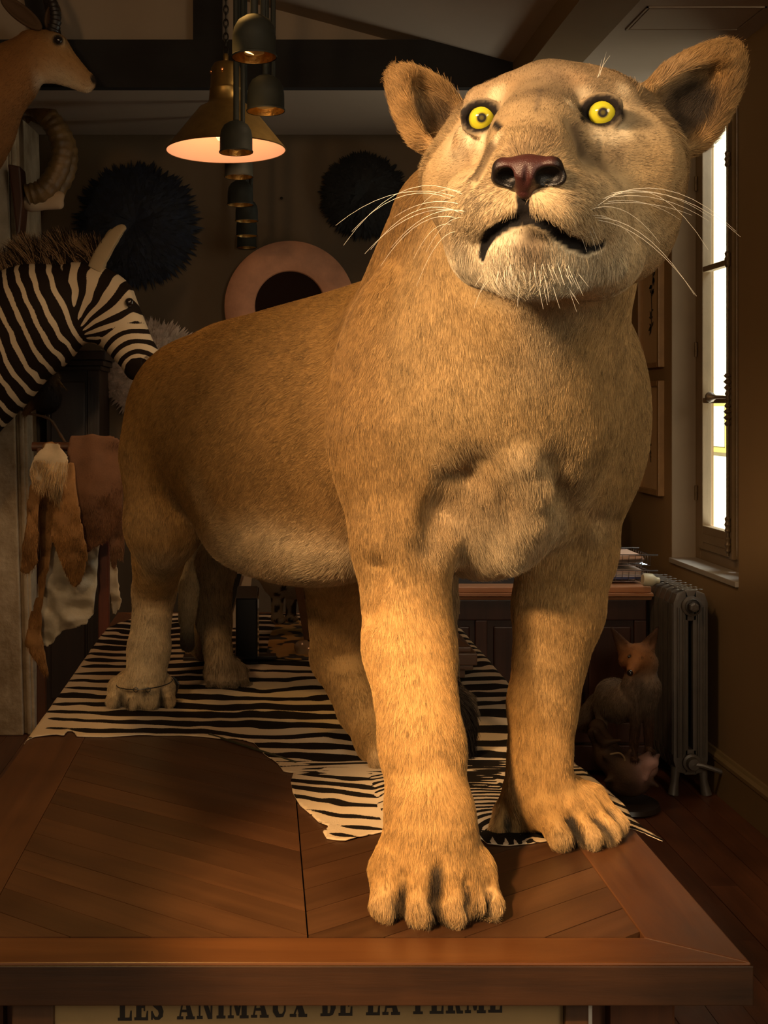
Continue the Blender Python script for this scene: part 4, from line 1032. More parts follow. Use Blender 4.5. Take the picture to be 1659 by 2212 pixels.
# whiskers
M_WH = pbr('whisker', (.9, .85, .72), .35)
rwk = random.Random(8)
def whisker(p, q, bow, r=.00033, dep=0):
    p = np.asarray(p); q = np.asarray(q); m = MB(); pts = []
    for i in range(10):
        t = i/9; pts.append(p*(1-t)+q*t+Up*bow*4*t*(1-t)+Hf*dep*t*(1-t))
    m.tube(pts, [r*(1-.75*(i/9)) for i in range(10)], 5); return m.build('whisker', M_WH, lion, smooth=True)
for (a, b, bow) in (((985, 425), (725, 487), .018), ((1000, 420), (742, 530), .030), ((975, 430), (760, 500), .02), ((990, 455), (788, 548), .016), ((1000, 462), (800, 540), .022),
                    ((985, 470), (822, 575), .018), ((1010, 458), (845, 535), .015), ((975, 485), (893, 560), .012), ((985, 500), (900, 618), .014), ((995, 415), (900, 455), .01),
                    ((1000, 470), (920, 545), .01), ((990, 440), (850, 470), .008)):
    p = L.hit(*a); whisker(p, U(b[0], b[1], p[1]+.04), bow)
for (a, b, bow) in (((1318, 418), (1535, 470), .012), ((1310, 425), (1600, 512), .020), ((1300, 430), (1532, 478), .012), ((1312, 436), (1470, 475), .008), ((1290, 445), (1530, 540), .034),
                    ((1270, 455), (1425, 525), .016), ((1285, 470), (1500, 637), .020), ((1290, 475), (1505, 640), .016), ((1262, 470), (1380, 530), .012), ((1240, 460), (1300, 545), .012),
                    ((1250, 475), (1292, 560), .012), ((1305, 428), (1590, 500), .024), ((1300, 441), (1495, 465), .006), ((1225, 485), (1268, 545), .008)):
    p = L.hit(*a); whisker(p, U(b[0], b[1], p[1]+.03), bow)
for (a, b, bow) in (((1295, 165), (1310, 112), .0), ((1290, 168), (1318, 120), .002), ((1292, 168), (1300, 128), .0)):
    p = L.hit(*a); whisker(p, U(b[0], b[1], p[1]-.01), bow, .00022)
# long chin hairs
rn = random.Random(3)
m = MB()
for i in range(46):
    px = rn.uniform(1040, 1250); p = L.hit(px, rn.uniform(560, 612)); dx = (px-1145)/110*.012+rn.uniform(-.006, .006)
    q = p+np.array((dx, -.004, -rn.uniform(.012, .030))); m.tube([p, (p+q)/2+Hf*.003, q], [.00022, .00018, .00008], 4)
o = m.build('chin_hair', M_WH, lion); o['kind'] = 'stuff'
# wire round the hind paw
wm = MB(); cpt = U(312, 1474, 2.43); pts = []
for i in range(33):
    t = i/32*2*math.pi; pts.append(cpt+np.array((math.cos(t)*.0585, math.sin(t)*.0595, .004*math.cos(t)-.0*i)))
wm.tube(pts, .0011, 6)
for j in range(2): wm.tube([cpt+np.array((-.012+.025*j+.005*math.cos(t), -.056, -.002+.0045*math.sin(t))) for t in np.linspace(0, 6.28, 13)], .0009, 5)
tag(recentre(wm.build('wire_anklet', pbr('dull_wire', (.05, .05, .05), .35, metal=.8), None, smooth=True)), 'thin twisted wire with eyelets tied round the hind paw of the lioness', 'wire')
dm = MB(); dc = U(374, 1480, 2.47)
dm.tube([dc+np.array((0, 0, -.015)), dc+np.array((.002, 0, .002)), dc+np.array((-.004, 0, .014))], [.009, .012, .007], 12)
dm.lathe([(.0001, -.012), (.012, -.012), (.015, -.008), (.015, .004), (.011, .008), (.0001, .008)], dc, 20, axis=(.9, -.4, 0))
tag(recentre(dm.build('round_lock', pbr('black_plastic', (.012, .013, .016), .3), None, smooth=True)), 'small round black lock beside the wired hind paw', 'lock')
# ---------------------------------------------------------------- lamps
M_BRASS = pbr('brass', (.30, .19, .06), .42, metal=.9, var=.25, vscale=30)
M_ENAM = pbr('cream_enamel', (.60, .36, .23), .5, emit=(1, .46, .24), estr=.40)
M_CHAIN = pbr('dark_chain', (.02, .015, .01), .4, metal=.6)
M_DKG = pbr('green_black_metal', (.020, .022, .018), .65, metal=0, spec=.3, var=.25, vscale=20)
M_GOLD = pbr('gold_foil', (.75, .48, .16), .35, metal=1, bump=.8, bscale=120)
Yp = 3.38; k = Yp/F
pc = U(488, 326, Yp)
pl = empty('pendant_lamp', tuple(pc)); tag(pl, 'large brass bell shaped pendant lamp with glowing cream inside hung over the table', 'lamp')
def prof(ps): return [(r*k, h*k) for r, h in ps]
outer = [(129, 0), (131, 2), (128, 5), (58, 92), (42, 100), (37, 108), (35, 130), (36, 132), (34, 136), (32, 178), (26, 188), (12, 191), (6, 193), (6, 206), (4, 210)]
m = MB(); m.lathe(prof(outer), pc, 56); m.build('shade', M_BRASS, pl, smooth=True)
m = MB(); m.lathe(prof([(128, 1), (120, 8), (56, 88), (38, 98), (6, 100)]), pc, 56); m.build('lining', M_ENAM, pl, smooth=True, label='glowing cream enamel lining')
m = MB(); m.lathe(prof([(.1, 18), (18, 24), (28, 40), (26, 58), (14, 74), (12, 98)]), pc, 24); m.build('bulb', pbr('bulb', (1, .8, .5), .3, emit=(1, .55, .28), estr=1.6), pl, smooth=True)
m = MB()
for i in range(6):
    a = i*math.pi/3+.3; m.lathe([(.0001, .004), (.0045, .003), (.006, 0)], pc+np.array((math.cos(a)*33*k, math.sin(a)*33*k, 168*k)), 10, axis=(math.cos(a), math.sin(a), 0))
m.build('vent_stud', pbr('copper_stud', (.8, .36, .16), .3, metal=1), pl, smooth=True)
m = MB(); zc = pc[2]+208*k
i = 0
while zc < 3.20:
    ang = (i % 2)*math.pi/2; pts = [(pc[0]+.007*math.cos(t)*math.cos(ang), pc[1]+.007*math.cos(t)*math.sin(ang), zc+.011+.013*math.sin(t)) for t in np.linspace(0, 2*math.pi, 11)]
    m.tube(pts, .0022, 5, cap=False); zc += .020; i += 1
m.build('chain', M_CHAIN, pl)
point('pendant_bulb', tuple(pc+np.array((0, 0, .030))), 2.6, (1, .50, .22), .07)
# row of eight small bell lamps on tubes
bells = [(549, 127, 98), (574, 243, 83), (510, 332, 73), (516, 385, 63), (519, 445, 57), (533, 480, 50), (533, 512, 47), (533, 537, 43)]
names = ['largest and nearest small dark bell lamp, highest of the hanging row', 'second dark bell lamp of the row, standing off to the right of the tubes', 'third dark bell lamp of the row, in front of the brass shade',
         'fourth dark bell lamp of the row, just under the brass rim', 'fifth dark bell lamp down the hanging row', 'sixth dark bell lamp down the row, partly behind the fifth', 'seventh dark bell lamp down the row, second from the lowest', 'smallest and farthest dark bell lamp, lowest of the hanging row']
bd = .092
proto = None
for i, ((px, py, wd), lb) in enumerate(zip(bells, names)):
    Y = bd*F/wd; c = U(px, py-2, Y)
    if proto is None:
        proto = empty('bell_lamp', tuple(c)); r = bd/2
        m = MB(); m.lathe([(r*1.0, 0), (r*1.02, .003), (r*.97, .006), (r*.965, r*.9), (r*.9, r*1.3), (r*.72, r*1.62), (r*.42, r*1.82), (r*.14, r*1.88), (.008, r*1.92), (.008, r*2.1)], c, 40); m.build('shade', M_DKG, proto, smooth=True)
        m = MB(); m.lathe([(r*.97, .001), (r*.94, r*.7), (r*.8, r*1.2), (r*.4, r*1.6), (.004, r*1.7)], c, 32); m.build('lining', M_GOLD, proto, smooth=True, label='crinkled gold lining')
        m = MB(); m.lathe([(.001, .006), (r*.45, .010), (r*.52, .03), (r*.2, .06)], c, 20); m.build('bulb', pbr('clear_bulb', (.8, .55, .25), .1, metal=.5), proto, smooth=True)
        m = MB(); zt = 3.05-c[2]; m.tube([c+np.array((0, 0, r*2.0)), c+np.array((0, 0, .90))], .0078, 10); m.tube([c+np.array((.018, .02, r*1.6)), c+np.array((.018, .02, .90))], .006, 8)
        m.build('hanging_tube', M_DKG, proto, smooth=True)
        o = proto
    else:
        o = proto.copy(); COL.objects.link(o); o.location = tuple(c)
        for ch in proto.children: d = ch.copy(); COL.objects.link(d); d.parent = o
    tag(o, lb, 'lamp', 'row of dark bell lamps over the table')
point('bell_fill', (-.05, 2.6, 1.98), .9, (1, .6, .25), .03)  # single point light free below the row; the bells themselves are unlit

# ---------------------------------------------------------------- wall of the back
def feather_disc(name, px, py, rpx, Y, col, col2, label, n=1500, hgt=.10, seed=1, wd=.010, droop=.0, inner=.25, rough=.8):
    r = rpx*Y/F; c = U(px, py, Y); rg = random.Random(seed); m = MB()
    for i in range(n):
        a = rg.uniform(0, 2*math.pi); t0 = rg.uniform(0, .55); L_ = rg.uniform(.36, .46)
        t1 = min(1.03, t0+L_+rg.uniform(0, .1)) if rg.random() < .6 else rg.uniform(.78, 1.08); t1 = max(t1, t0+.2)
        dy0 = -hgt*(1-t0*t0)*.8; dy1 = -hgt*max(0, 1-t1**2)-rg.uniform(0, .02)
        da = rg.uniform(-.10, .10)
        p0 = c+np.array((math.cos(a)*t0*r, dy0, math.sin(a)*t0*r)); p1 = c+np.array((math.cos(a+da)*t1*r, dy1, math.sin(a+da)*t1*r-droop*r*t1))
        pm = p0*.4+p1*.6+np.array((0, -.012, 0)); s_ = nrm(np.cross(p1-p0, (rg.uniform(-.4, .4), 1, rg.uniform(-.4, .4))))*wd*rg.uniform(.6, 1.2)
        m.add([p0-s_*.4, p0+s_*.4, pm+s_, p1, pm-s_], [(0, 1, 2, 3, 4)])
    th = empty(name, tuple(c)); tag(th, label, 'wall decoration')
    o = m.build('feathers', pbr(name+'_feather', col, rough, var=.6, vscale=30, dark=col2), th); o['kind'] = 'stuff'
    m = MB(); m.lathe([(.001, -hgt*.55), (r*.35, -hgt*.5), (r*.62, -hgt*.2), (r*.66, 0), (.001, 0)], c, 32, axis=(0, 1, 0)); m.build('core', pbr(name+'_core', col2, .9), th)
    return th
feather_disc('feather_disc', 297, 488, 136, 5.385, (.007, .012, .030), (.003, .003, .004), 'large round disc of black and deep blue feathers on the wall above the zebra', 1500, .14, 2, wd=.017)
feather_disc('feather_disc', 785, 425, 95, 5.385, (.009, .009, .009), (.004, .004, .004), 'smaller round black feather disc on the wall beside the lioness head', 1500, .11, 3, wd=.013)
feather_disc('feather_disc', 330, 800, 112, 5.385, (.62, .47, .36), (.34, .24, .17), 'pale cream feather disc behind the zebra muzzle', 1900, .11, 4, wd=.013)
# copper ring
rc_ = empty('copper_ring', tuple(U(626, 662, 5.34))); tag(rc_, 'round copper ring frame with dark centre leaning on the back wall', 'wall decoration')
c = U(626, 662, 5.34); kk = 5.34/F
m = MB(); m.lathe([(77*kk, .0), (75*kk, .012), (77*kk, .018), (90*kk, .024), (130*kk, .022), (141*kk, .012), (141*kk, 0)], c, 72, axis=(0, -1, 0)); m.build('ring', pbr('copper', (.62, .29, .16), .6, metal=.2, var=.35, vscale=6, bump=.2, bscale=20), rc_, smooth=True)
m = MB(); m.lathe([(77*kk, .006), (.001, .006)], c, 48, axis=(0, -1, 0)); m.build('dark_glass', pbr('dark_glass', (.02, .008, .005), .85, spec=.1), rc_)
rs_ = MB(); rs_.tube([c+np.array((0, .03, -.14)), c+np.array((0, .03, -1.60))], .012, 8); rs_.box((c[0]-.12, c[1]-.06, .0), (c[0]+.12, c[1]+.05, .03)); rs_.build('stand', M_CHAIN, rc_)
# two nails and picture hooks are left to the wall itself; small nail
m = MB(); p = U(608, 430, 5.39); m.lathe([(.004, 0), (.004, .02), (.007, .022), (.001, .024)], p, 10, axis=(0, -1, 0)); tag(recentre(m.build('wall_nail', M_CHAIN, None)), 'small nail in the back wall between bell lamps and black disc', 'nail')

# framed drawings on the right wall beyond the window
M_PIC = pbr('picture_wood', (.36, .20, .075), .4, var=.25, vscale=12); M_MAT = pbr('picture_paper', (.62, .42, .22), .5, var=.1, vscale=4); M_DRAW = pbr('drawing_ink', (.05, .035, .02), .7)
def wz(py, Y): return ZC-(py-CY)*Y/F
def picture(y0, y1, z0, z1, label, seed, dense):
    t = empty('framed_picture', (WX-.012, (y0+y1)/2, z0)); tag(t, label, 'picture', 'framed drawings by the window')
    f = MB(); w_ = .022
    f.box((WX-.026, y0, z0), (WX, y0+w_, z1)); f.box((WX-.026, y1-w_, z0), (WX, y1, z1)); f.box((WX-.026, y0+w_, z0), (WX, y1-w_, z0+w_)); f.box((WX-.026, y0+w_, z1-w_), (WX, y1-w_, z1))
    f.build('frame', M_PIC, t, bevel=.003)
    MB().box((WX-.008, y0+w_, z0+w_), (WX-.001, y1-w_, z1-w_)).build('paper', M_MAT, t)
    rg = random.Random(seed); d = MB(); yc = (y0+y1)/2; hh = z1-z0
    pts = []; yy = yc
    for i in range(12):
        yy += rg.uniform(-.012, .012); pts.append((WX-.0095, yy, z0+hh*(.28+.62*i/11)))
    d.tube(pts, .0018, 4, flat=1)
    for i in range(dense):
        a = pts[rg.randrange(len(pts))]; ang = rg.uniform(0, 6.28); l = rg.uniform(.015, .045)
        b = (a[0], a[1]+math.cos(ang)*l, a[2]+math.sin(ang)*l); c2 = (a[0], (a[1]+b[1])/2+math.sin(ang)*l*.22, (a[2]+b[2])/2-math.cos(ang)*l*.22); c3 = (a[0], (a[1]+b[1])/2-math.sin(ang)*l*.22, (a[2]+b[2])/2+math.cos(ang)*l*.22)
        d.add([a, c2, b, c3], [(0, 1, 2, 3)])
    d.build('drawing', M_DRAW, t, label='dark ink branch drawing')
    return t
picture(4.745, 5.02, wz(793, 4.75), wz(793, 4.75)+.62, 'upper framed plant drawing in light wood beside the window', 3, 34)
picture(4.745, 5.02, wz(1072, 4.75), wz(822, 4.75), 'lower framed drawing in light wood nearest the window', 5, 10)
picture(5.06, 5.33, wz(1056, 5.1), wz(825, 5.1), 'framed drawing on the right wall tucked in the far corner', 7, 10)

# ---------------------------------------------------------------- radiator, desk
M_RAD = pbr('grey_cast_iron', (.15, .12, .092), .42, metal=.25, var=.22, vscale=14, bump=.25, bscale=120)
rad_ = empty('radiator', (1.53, 4.35, 0)); tag(rad_, 'old grey cast iron radiator with moulded sections under the window', 'radiator')
ry0, ns, sd = 4.14, 8, .052
zlo, zhi = .075, .735
for i in range(ns):
    y = ry0+i*sd; m = MB(); x0, x1 = 1.468, 1.592
    pr = [(x0, zlo+.05), (x0+.02, zlo+.012), (x0+.05, zlo), (x1-.05, zlo), (x1-.02, zlo+.012), (x1, zlo+.05), (x1, zhi-.045), (x1-.018, zhi-.012), (x1-.045, zhi), (x0+.045, zhi), (x0+.018, zhi-.012), (x0, zhi-.045)]
    hole = [(x0+.056, zlo+.09), (x1-.056, zlo+.09), (x1-.056, zhi-.11), (x0+.056, zhi-.11)]
    # two columns joined by top and bottom loops
    for (a, b) in ((x0, x0+.054), (x1-.054, x1)):
        m.prism([(a, zlo+.05), (a+.012, zlo+.01), (b-.006, zlo), (b, zlo+.02), (b, zhi-.02), (b-.006, zhi), (a+.012, zhi-.012), (a, zhi-.045)] if a == x0 else [(b, zlo+.05), (b-.012, zlo+.01), (a+.006, zlo), (a, zlo+.02), (a, zhi-.02), (a+.006, zhi), (b-.012, zhi-.012), (b, zhi-.045)], y+.003, y+sd-.003, axis='y')
    m.prism([(x0+.04, zhi-.11), (x1-.04, zhi-.11), (x1-.04, zhi+.001), (x0+.04, zhi+.001)], y+.003, y+sd-.003, axis='y')
    m.prism([(x0+.04, zlo-.001), (x1-.04, zlo-.001), (x1-.04, zlo+.09), (x0+.04, zlo+.09)], y+.003, y+sd-.003, axis='y')
    m.tube([(1.53, y-.0, zhi-.055), (1.53, y+sd, zhi-.055)], .026, 14); m.tube([(1.53, y, zlo+.045), (1.53, y+sd, zlo+.045)], .026, 14)
    for xx in (x0+.016, x0+.036, x1-.036, x1-.016):   # raised ribs
        m.tube([(xx, y+.002, zlo+.06), (xx, y+.002, zhi-.06)], .0045, 6); 
    for j in range(4): m.tube([(x0-.001, y+.010+j*.011, zlo+.07), (x0-.001, y+.010+j*.011, zhi-.05)], .0028, 5)
    for j in range(6): m.lathe([(.0001, .003), (.006, .002), (.009, 0)], (x0+.02+j*.017, y+sd/2, zhi), 8)
    m.build('radiator_section', M_RAD, rad_, bevel=.004, smooth=True)
for (x_, n_) in ((1.482, 'foot'), (1.578, 'foot')):
    for y in (ry0+.02, ry0+ns*sd-.02):
        m = MB(); m.tube([(x_, y, .10), (x_+(.004 if x_ > 1.53 else -.004), y, .05), (x_+(.012 if x_ > 1.53 else -.012), y-.006, 0)], [.018, .014, .020], 10); m.build('foot', M_RAD, rad_, smooth=True)
m = MB(); m.lathe([(.036, 0), (.036, .010), (.028, .014), (.026, .020)], (1.53, ry0, zhi-.055), 24, axis=(0, -1, 0)); m.lathe([(.017, .018), (.017, .034), (.010, .036), (.001, .036)], (1.53, ry0, zhi-.055), 6, axis=(0, -1, 0)); m.build('plug', M_RAD, rad_, smooth=False)
m = MB(); m.lathe([(.032, 0), (.032, .010), (.024, .014), (.020, .03), (.001, .032)], (1.53, ry0, zlo+.045), 24, axis=(0, -1, 0)); m.tube([(1.53, ry0-.02, zlo+.045), (1.56, ry0-.03, zlo+.043), (1.63, ry0-.035, zlo+.02)], .009, 8); m.build('pipe', M_RAD, rad_, smooth=True)
m = MB(); cw = (1.415, 4.32, .748); m.lathe([(.001, 0), (.020, 0), (.024, .006), (.024, .036), (.019, .042), (.012, .052), (.012, .062)], cw, 16, axis=(1, 0, -.08)); m.build('valve_cap', pbr('cream_plastic', (.72, .64, .44), .4), rad_, smooth=True, label='cream thermostat valve cap')

M_DESK = wood('desk_wood', (.075, .026, .013), (.030, .011, .006), rough=.38, axis='z', bump=.15)
M_DESKT = wood('desk_top_wood', (.58, .27, .125), (.36, .15, .065), rough=.3, axis='x', bump=.15)
dY0, dY1, dX0, dX1, dz = 4.36, 5.0, .42, 1.455, .717
desk = empty('desk', ((dX0+dX1)/2, 4.68, 0)); tag(desk, 'dark panelled wooden desk with a reddish top behind the forelegs', 'desk')
m = MB(); m.box((dX0, dY0-.02, dz-.022), (dX1, dY1, dz)); m.build('desktop', M_DESKT, desk, bevel=.004)
m = MB(); m.prism([(dY0-.030, dz-.034), (dY0-.030, dz-.024), (dY0-.014, dz-.0225), (dY1, dz-.0225), (dY1, dz-.052), (dY0-.004, dz-.052), (dY0-.012, dz-.040)], dX0-.01, dX1+.005, axis='x'); m.build('moulding', M_DESKT, desk)
m = MB(); m.box((dX0+.02, dY0+.022, .02), (dX1-.01, dY1-.02, dz-.053)); m.build('carcass', M_DESK, desk)
for z0, z1 in ((.02, .115), (.125, .20), (dz-.13, dz-.053)): m = MB().box((dX0+.02, dY0+.004, z0), (dX1-.01, dY0+.0215, z1)); m.build('rail', M_DESK, desk, bevel=.004)
for x0 in (.44, .80, 1.16, 1.40): MB().box((x0, dY0+.006, .201), (x0+.045, dY0+.0215, dz-.131)).build('stile', M_DESK, desk, bevel=.003)
for x0 in (.50, .86, 1.22): MB().box((x0+.01, dY0+.012, .225), (min(x0+.28, 1.39), dY0+.0218, dz-.155)).build('panel', M_DESK, desk, bevel=.006)
# wire tray with papers
M_WIRE = pbr('chrome_wire', (.55, .56, .60), .2, metal=1)
ty = 4.42; tr = empty('wire_tray', (1.30, ty, dz)); tag(tr, 'two tier chrome wire letter tray on the desk beside the radiator', 'letter tray')
txa, txb, tya, tyb = 1.06, 1.50, 4.40, 4.62
for lev, z in ((0, dz+.012), (1, dz+.072)):
    m = MB(); zt = z+.040
    for y in (tya, tyb):
        m.tube([(txa, y, zt), (txb, y, zt)], .0028, 6); m.tube([(txa, y, z), (txb-.03, y, z)], .0016, 6)
        for i in range(17): xx = txa+.01+i*(txb-txa-.05)/16; m.tube([(xx, y, z), (xx+.004, y, zt)], .0011, 4)
    for xx in (txa, txb-.03):
        m.tube([(xx, tya, zt), (xx, tyb, zt)], .002, 6)
        for i in range(9): y = tya+i*(tyb-tya)/8; m.tube([(xx, y, z), (xx, y, zt)], .0011, 4)
    for i in range(9): y = tya+i*(tyb-tya)/8; m.tube([(txa, y, z), (txb-.03, y, z)], .0011, 4)
    m.build('wire_basket', M_WIRE, tr, smooth=True)
m = MB()
for x_ in (txa+.03, txb-.06):
    for y in (tya+.004, tyb-.004): m.tube([(x_, y, dz), (x_, y, dz+.072)], .002, 5)
m.build('leg', M_WIRE, tr)
rp = random.Random(6)
for lev, (z, cols, lb) in enumerate(((dz+.014, [(.10, .12, .30), (.62, .56, .60), (.68, .56, .50), (.66, .5, .42)], 'bluish and pink paper stack in the lower wire tray'), (dz+.074, [(.16, .11, .09), (.62, .38, .26), (.72, .46, .32)], 'loose manila papers heaped in the upper wire tray'))):
    t = empty('paper_stack', (1.27, 4.51, z)); tag(t, lb, 'papers', 'papers in the letter tray')
    zz = z
    for c_ in cols:
        for q in range(2):
            a = rp.uniform(-.05, .05); h_ = rp.uniform(.003, .0045); w2 = rp.uniform(.17, .185); mb = MB()
            g = 7; vs = []
            for iy in range(2):
                for ix in range(g): xx = (ix/(g-1)-.5)*2*w2; yy = (iy-.5)*.19; vs.append((1.27+xx*math.cos(a)-yy*math.sin(a), 4.51+xx*math.sin(a)+yy*math.cos(a), zz+.002+(.006*lev)*(ix/(g-1))**3+rp.uniform(0, .0008)))
            n_ = len(vs); vs2 = vs+[(v[0], v[1], v[2]+h_) for v in vs]
            fs = [(i, i+1, i+1+g, i+g) for i in range(g-1)]; fs2 = [tuple(x+n_ for x in f) for f in fs]; fs1 = [f[::-1] for f in fs]
            sd_ = []; loop = list(range(g))+list(range(2*g-1, g-1, -1))
            for i in range(len(loop)): a1, b1 = loop[i], loop[(i+1) % len(loop)]; sd_.append((a1, b1, b1+n_, a1+n_))
            mb.add(vs2, fs1+fs2+sd_); mb.build('sheet', pbr('paper_tone', c_, .6), t); zz += h_+.001
# dark ring binders at the desk's back corner, books near the middle
m = MB(); m.box((1.395, 4.80, dz), (1.455, 4.98, dz+.30)); o = m.build('ring_binder', pbr('black_cover', (.012, .011, .011), .5), None, bevel=.004); recentre(o); tag(o, 'black ring binder upright at the back corner of the desk', 'binder')
MB().box((1.405, 4.7975, dz+.05), (1.425, 4.7995, dz+.15)).build('label_strip', pbr('label_paper', (.35, .28, .2), .6), o) if False else None
m = MB(); m.box((1.32, 4.80, dz), (1.385, 4.98, dz+.26)); o = m.build('ring_binder', pbr('black_cover2', (.016, .013, .012), .5), None, bevel=.004); recentre(o); tag(o, 'lower black ring binder beside the taller one on the desk', 'binder')
for i, (z, h_, c_, w_, lb) in enumerate(((dz, .034, (.02, .022, .03), .15, 'dark blue book lying at the bottom of the pile on the desk'), (dz+.035, .030, (.03, .03, .035), .14, 'dark book on top of the pile on the desk'))):
    b_ = empty('book', (.87, 4.50, z)); tag(b_, lb, 'book', 'books on the desk')
    MB().box((.87-w_, 4.42, z), (.87+w_, 4.425+.16, z+.003)).build('cover', pbr('book_cover', c_, .4), b_)
    MB().box((.87-w_, 4.42, z+h_-.003), (.87+w_, 4.425+.16, z+h_)).build('cover', pbr('book_cover', c_, .4), b_)
    MB().box((.87-w_, 4.4195, z+.003), (.87+w_, 4.4225, z+h_-.003)).build('spine', pbr('book_spine', c_, .4), b_)
    MB().box((.87-w_+.004, 4.424, z+.003), (.87+w_-.004, 4.58, z+h_-.003)).build('pages', M_MAT, b_)
    mk = MB(); mk.prism([(.955, z+.010), (.955, z+.022), (.968, z+.016)] if i else [(.958, z+.010), (.972, z+.010), (.972, z+.018), (.958, z+.018)], 4.4188, 4.4194, axis='y'); mk.build('spine_mark', pbr('white_print', (.7, .7, .7), .5), b_)

# ---------------------------------------------------------------- other animals: builder
def anim_mesh(B, parent, name, h, m, cfn=None, attr='coat', furry=None, fine=None, hf=None, newton=1):
    me, P_, Q_ = B.mesh(axes_of(B, h, fine, hf), name, newton=newton)
    C_, F_ = B.weights(P_)
    extra = {}
    if cfn: C_, extra = cfn(P_, C_)
    C_ = np.clip(C_, 0, 1)
    if attr: set_col(me, attr, C_)
    for k_, v_ in extra.items():
        a = me.attributes.new(k_, 'FLOAT', 'POINT'); a.data.foreach_set('value', v_.astype(np.float32))
    N_n = B.grad(P_)
    o = link(name, me, m, parent)
    if furry:
        offp = np.array(parent.location); ln = np.full(len(P_), furry['len'])
        if 'lenf' in furry: ln = furry['lenf'](P_)
        Cc = C_ if 'colf' not in furry else furry['colf'](P_, C_)
        fur('fur', parent, P_-offp, Q_, N_n, Cc, F_, ln, furry['dens'], furry['mat'], seed=furry.get('seed', 3), rad=furry.get('rad', .0004), lift=furry.get('lift', .4))
    return o
M_CSKIN = attr_mat('coat_skin', 'coat', rough=.75, spec=.2, bump=.35, bscale=500)
M_CHAIR = attr_mat('coat_hair', 'coat', rough=.6, spec=.2, tip=True)
M_EYEB = pbr('dark_glass_eye', (.012, .008, .006), .06, coat=1)
def ball(c, r, m, parent, name='eye', sc=(1, 1, 1)):
    b = Body(); me = bpy.data.meshes.new(name); bm = bmesh.new(); bmesh.ops.create_uvsphere(bm, u_segments=20, v_segments=14, radius=r); bm.to_mesh(me); bm.free()
    me.polygons.foreach_set('use_smooth', [True]*len(me.polygons)); me.materials.append(m)
    o = bpy.data.objects.new(name, me); COL.objects.link(o); o.parent = parent; o.location = Vector(c)-Vector(parent.location); o.scale = sc; return o
def RY(a):  # frame rotated in the picture plane: first axis at angle a above +X
    return np.array(((math.cos(a), 0, math.sin(a)), (0, 1, 0), (-math.sin(a), 0, math.cos(a))))

# zebra shoulder mount on the left wall
zY = 4.3; zk = zY/F
Zt = empty('zebra_mount', (LX, zY, 1.45)); tag(Zt, 'taxidermy zebra head and neck mounted on the left, facing right', 'zebra head')
Z = Body(); zc_ = (.6, .48, .33)
def V(px, py, dy=0): return U(px, py, zY)+np.array((0, dy, 0))
Z.cone(V(-215, 900), V(-60, 770), 190*zk, 150*zk, k=.05, col=zc_)
Z.cone(V(-60, 770), V(70, 690), 148*zk, 118*zk, k=.05, col=zc_)
Z.cone(V(70, 690), V(165, 632), 112*zk, 66*zk, k=.05, col=zc_)
for q in range(1): pass
Z.ell(V(212, 640), (64*zk, .095, 62*zk), k=.05, col=zc_)
Z.ell(V(205, 680, -.01), (60*zk, .080, 58*zk), RY(-.8), k=.05, col=zc_)
Z.cone(V(245, 655), V(303, 755), 50*zk, 33*zk, k=.04, col=zc_)
Z.cone(V(225, 690), V(285, 775), 44*zk, 30*zk, k=.04, col=zc_)
Z.ell(V(312, 778), (36*zk, .050, 34*zk), RY(-1.0), k=.03, col=zc_)
Z.ell(V(292, 800), (22*zk, .035, 22*zk), RY(-1.0), k=.02, col=zc_)
Z.ell(V(272, 640, -.055), (20*zk, .022, 14*zk), RY(-.7), k=.02, col=zc_)
Z.ell(V(283, 656, -.085), (9*zk, .012, 8*zk), k=.006, op='sub')
Z.ell(V(318, 782, -.050), (7*zk, .014, 11*zk), RY(-.3), k=.006, op='sub')
Z.cone(V(262, 800, -.045), V(300, 812, -.040), .004, .004, k=.006, op='sub')
def zcol(P_, C_):
    x = CX+P_[:, 0]/zk; y = CY-(P_[:, 2]-ZC)/zk
    nz_ = vnoise(P_, 9, 41)*7+vnoise(P_, 26, 42)*2.5
    pn = ((x-150)*.9-(y-650)*.43+nz_)/29
    a = np.arctan2(-(y-735), x-165); rr = np.hypot(x-165, y-735)
    ph_ = (1.75-a+nz_*.012)/.30
    dm_ = np.hypot(x-302, (y-806)); pm = (dm_+nz_*.5)/21
    sn = np.sin(pn*2*np.pi)+.42; sh = np.sin(ph_*2*np.pi)+.0; sm = np.sin(pm*2*np.pi)-.15
    wh = sstep(-12, 12, (x-150)*.95-(y-650)*.30-12); wm = sstep(118, 98, dm_)
    fh = sstep(14, 6, (305-x)-(y-700)*-.55) 
    s_ = sn*(1-wh)+sh*wh; s_ = s_*(1-wm)+sm*wm
    tip_ = sstep(36, 20, dm_-4) ; s_ = s_*(1-tip_)+(1.0+.6*vnoise(P_, 60, 44))*tip_*1.0
    s_ -= 1.2*np.exp(-((np.hypot(x-283, y-656)/20)**2)); s_ += 3.4*np.exp(-((np.hypot(x-284, (y-655)*1.3)/10.5)**2));
    return C_, {'stripe': s_*.9}
M_ZEB = stripe_mat('zebra_coat', 'stripe', (.52, .40, .25), (.62, .50, .35), (.016, .010, .007), fs=260)
anim_mesh(Z, Zt, 'head', .008, M_ZEB, zcol, attr=None)
ball(V(284, 657, -.075), .017, M_EYEB, Zt)
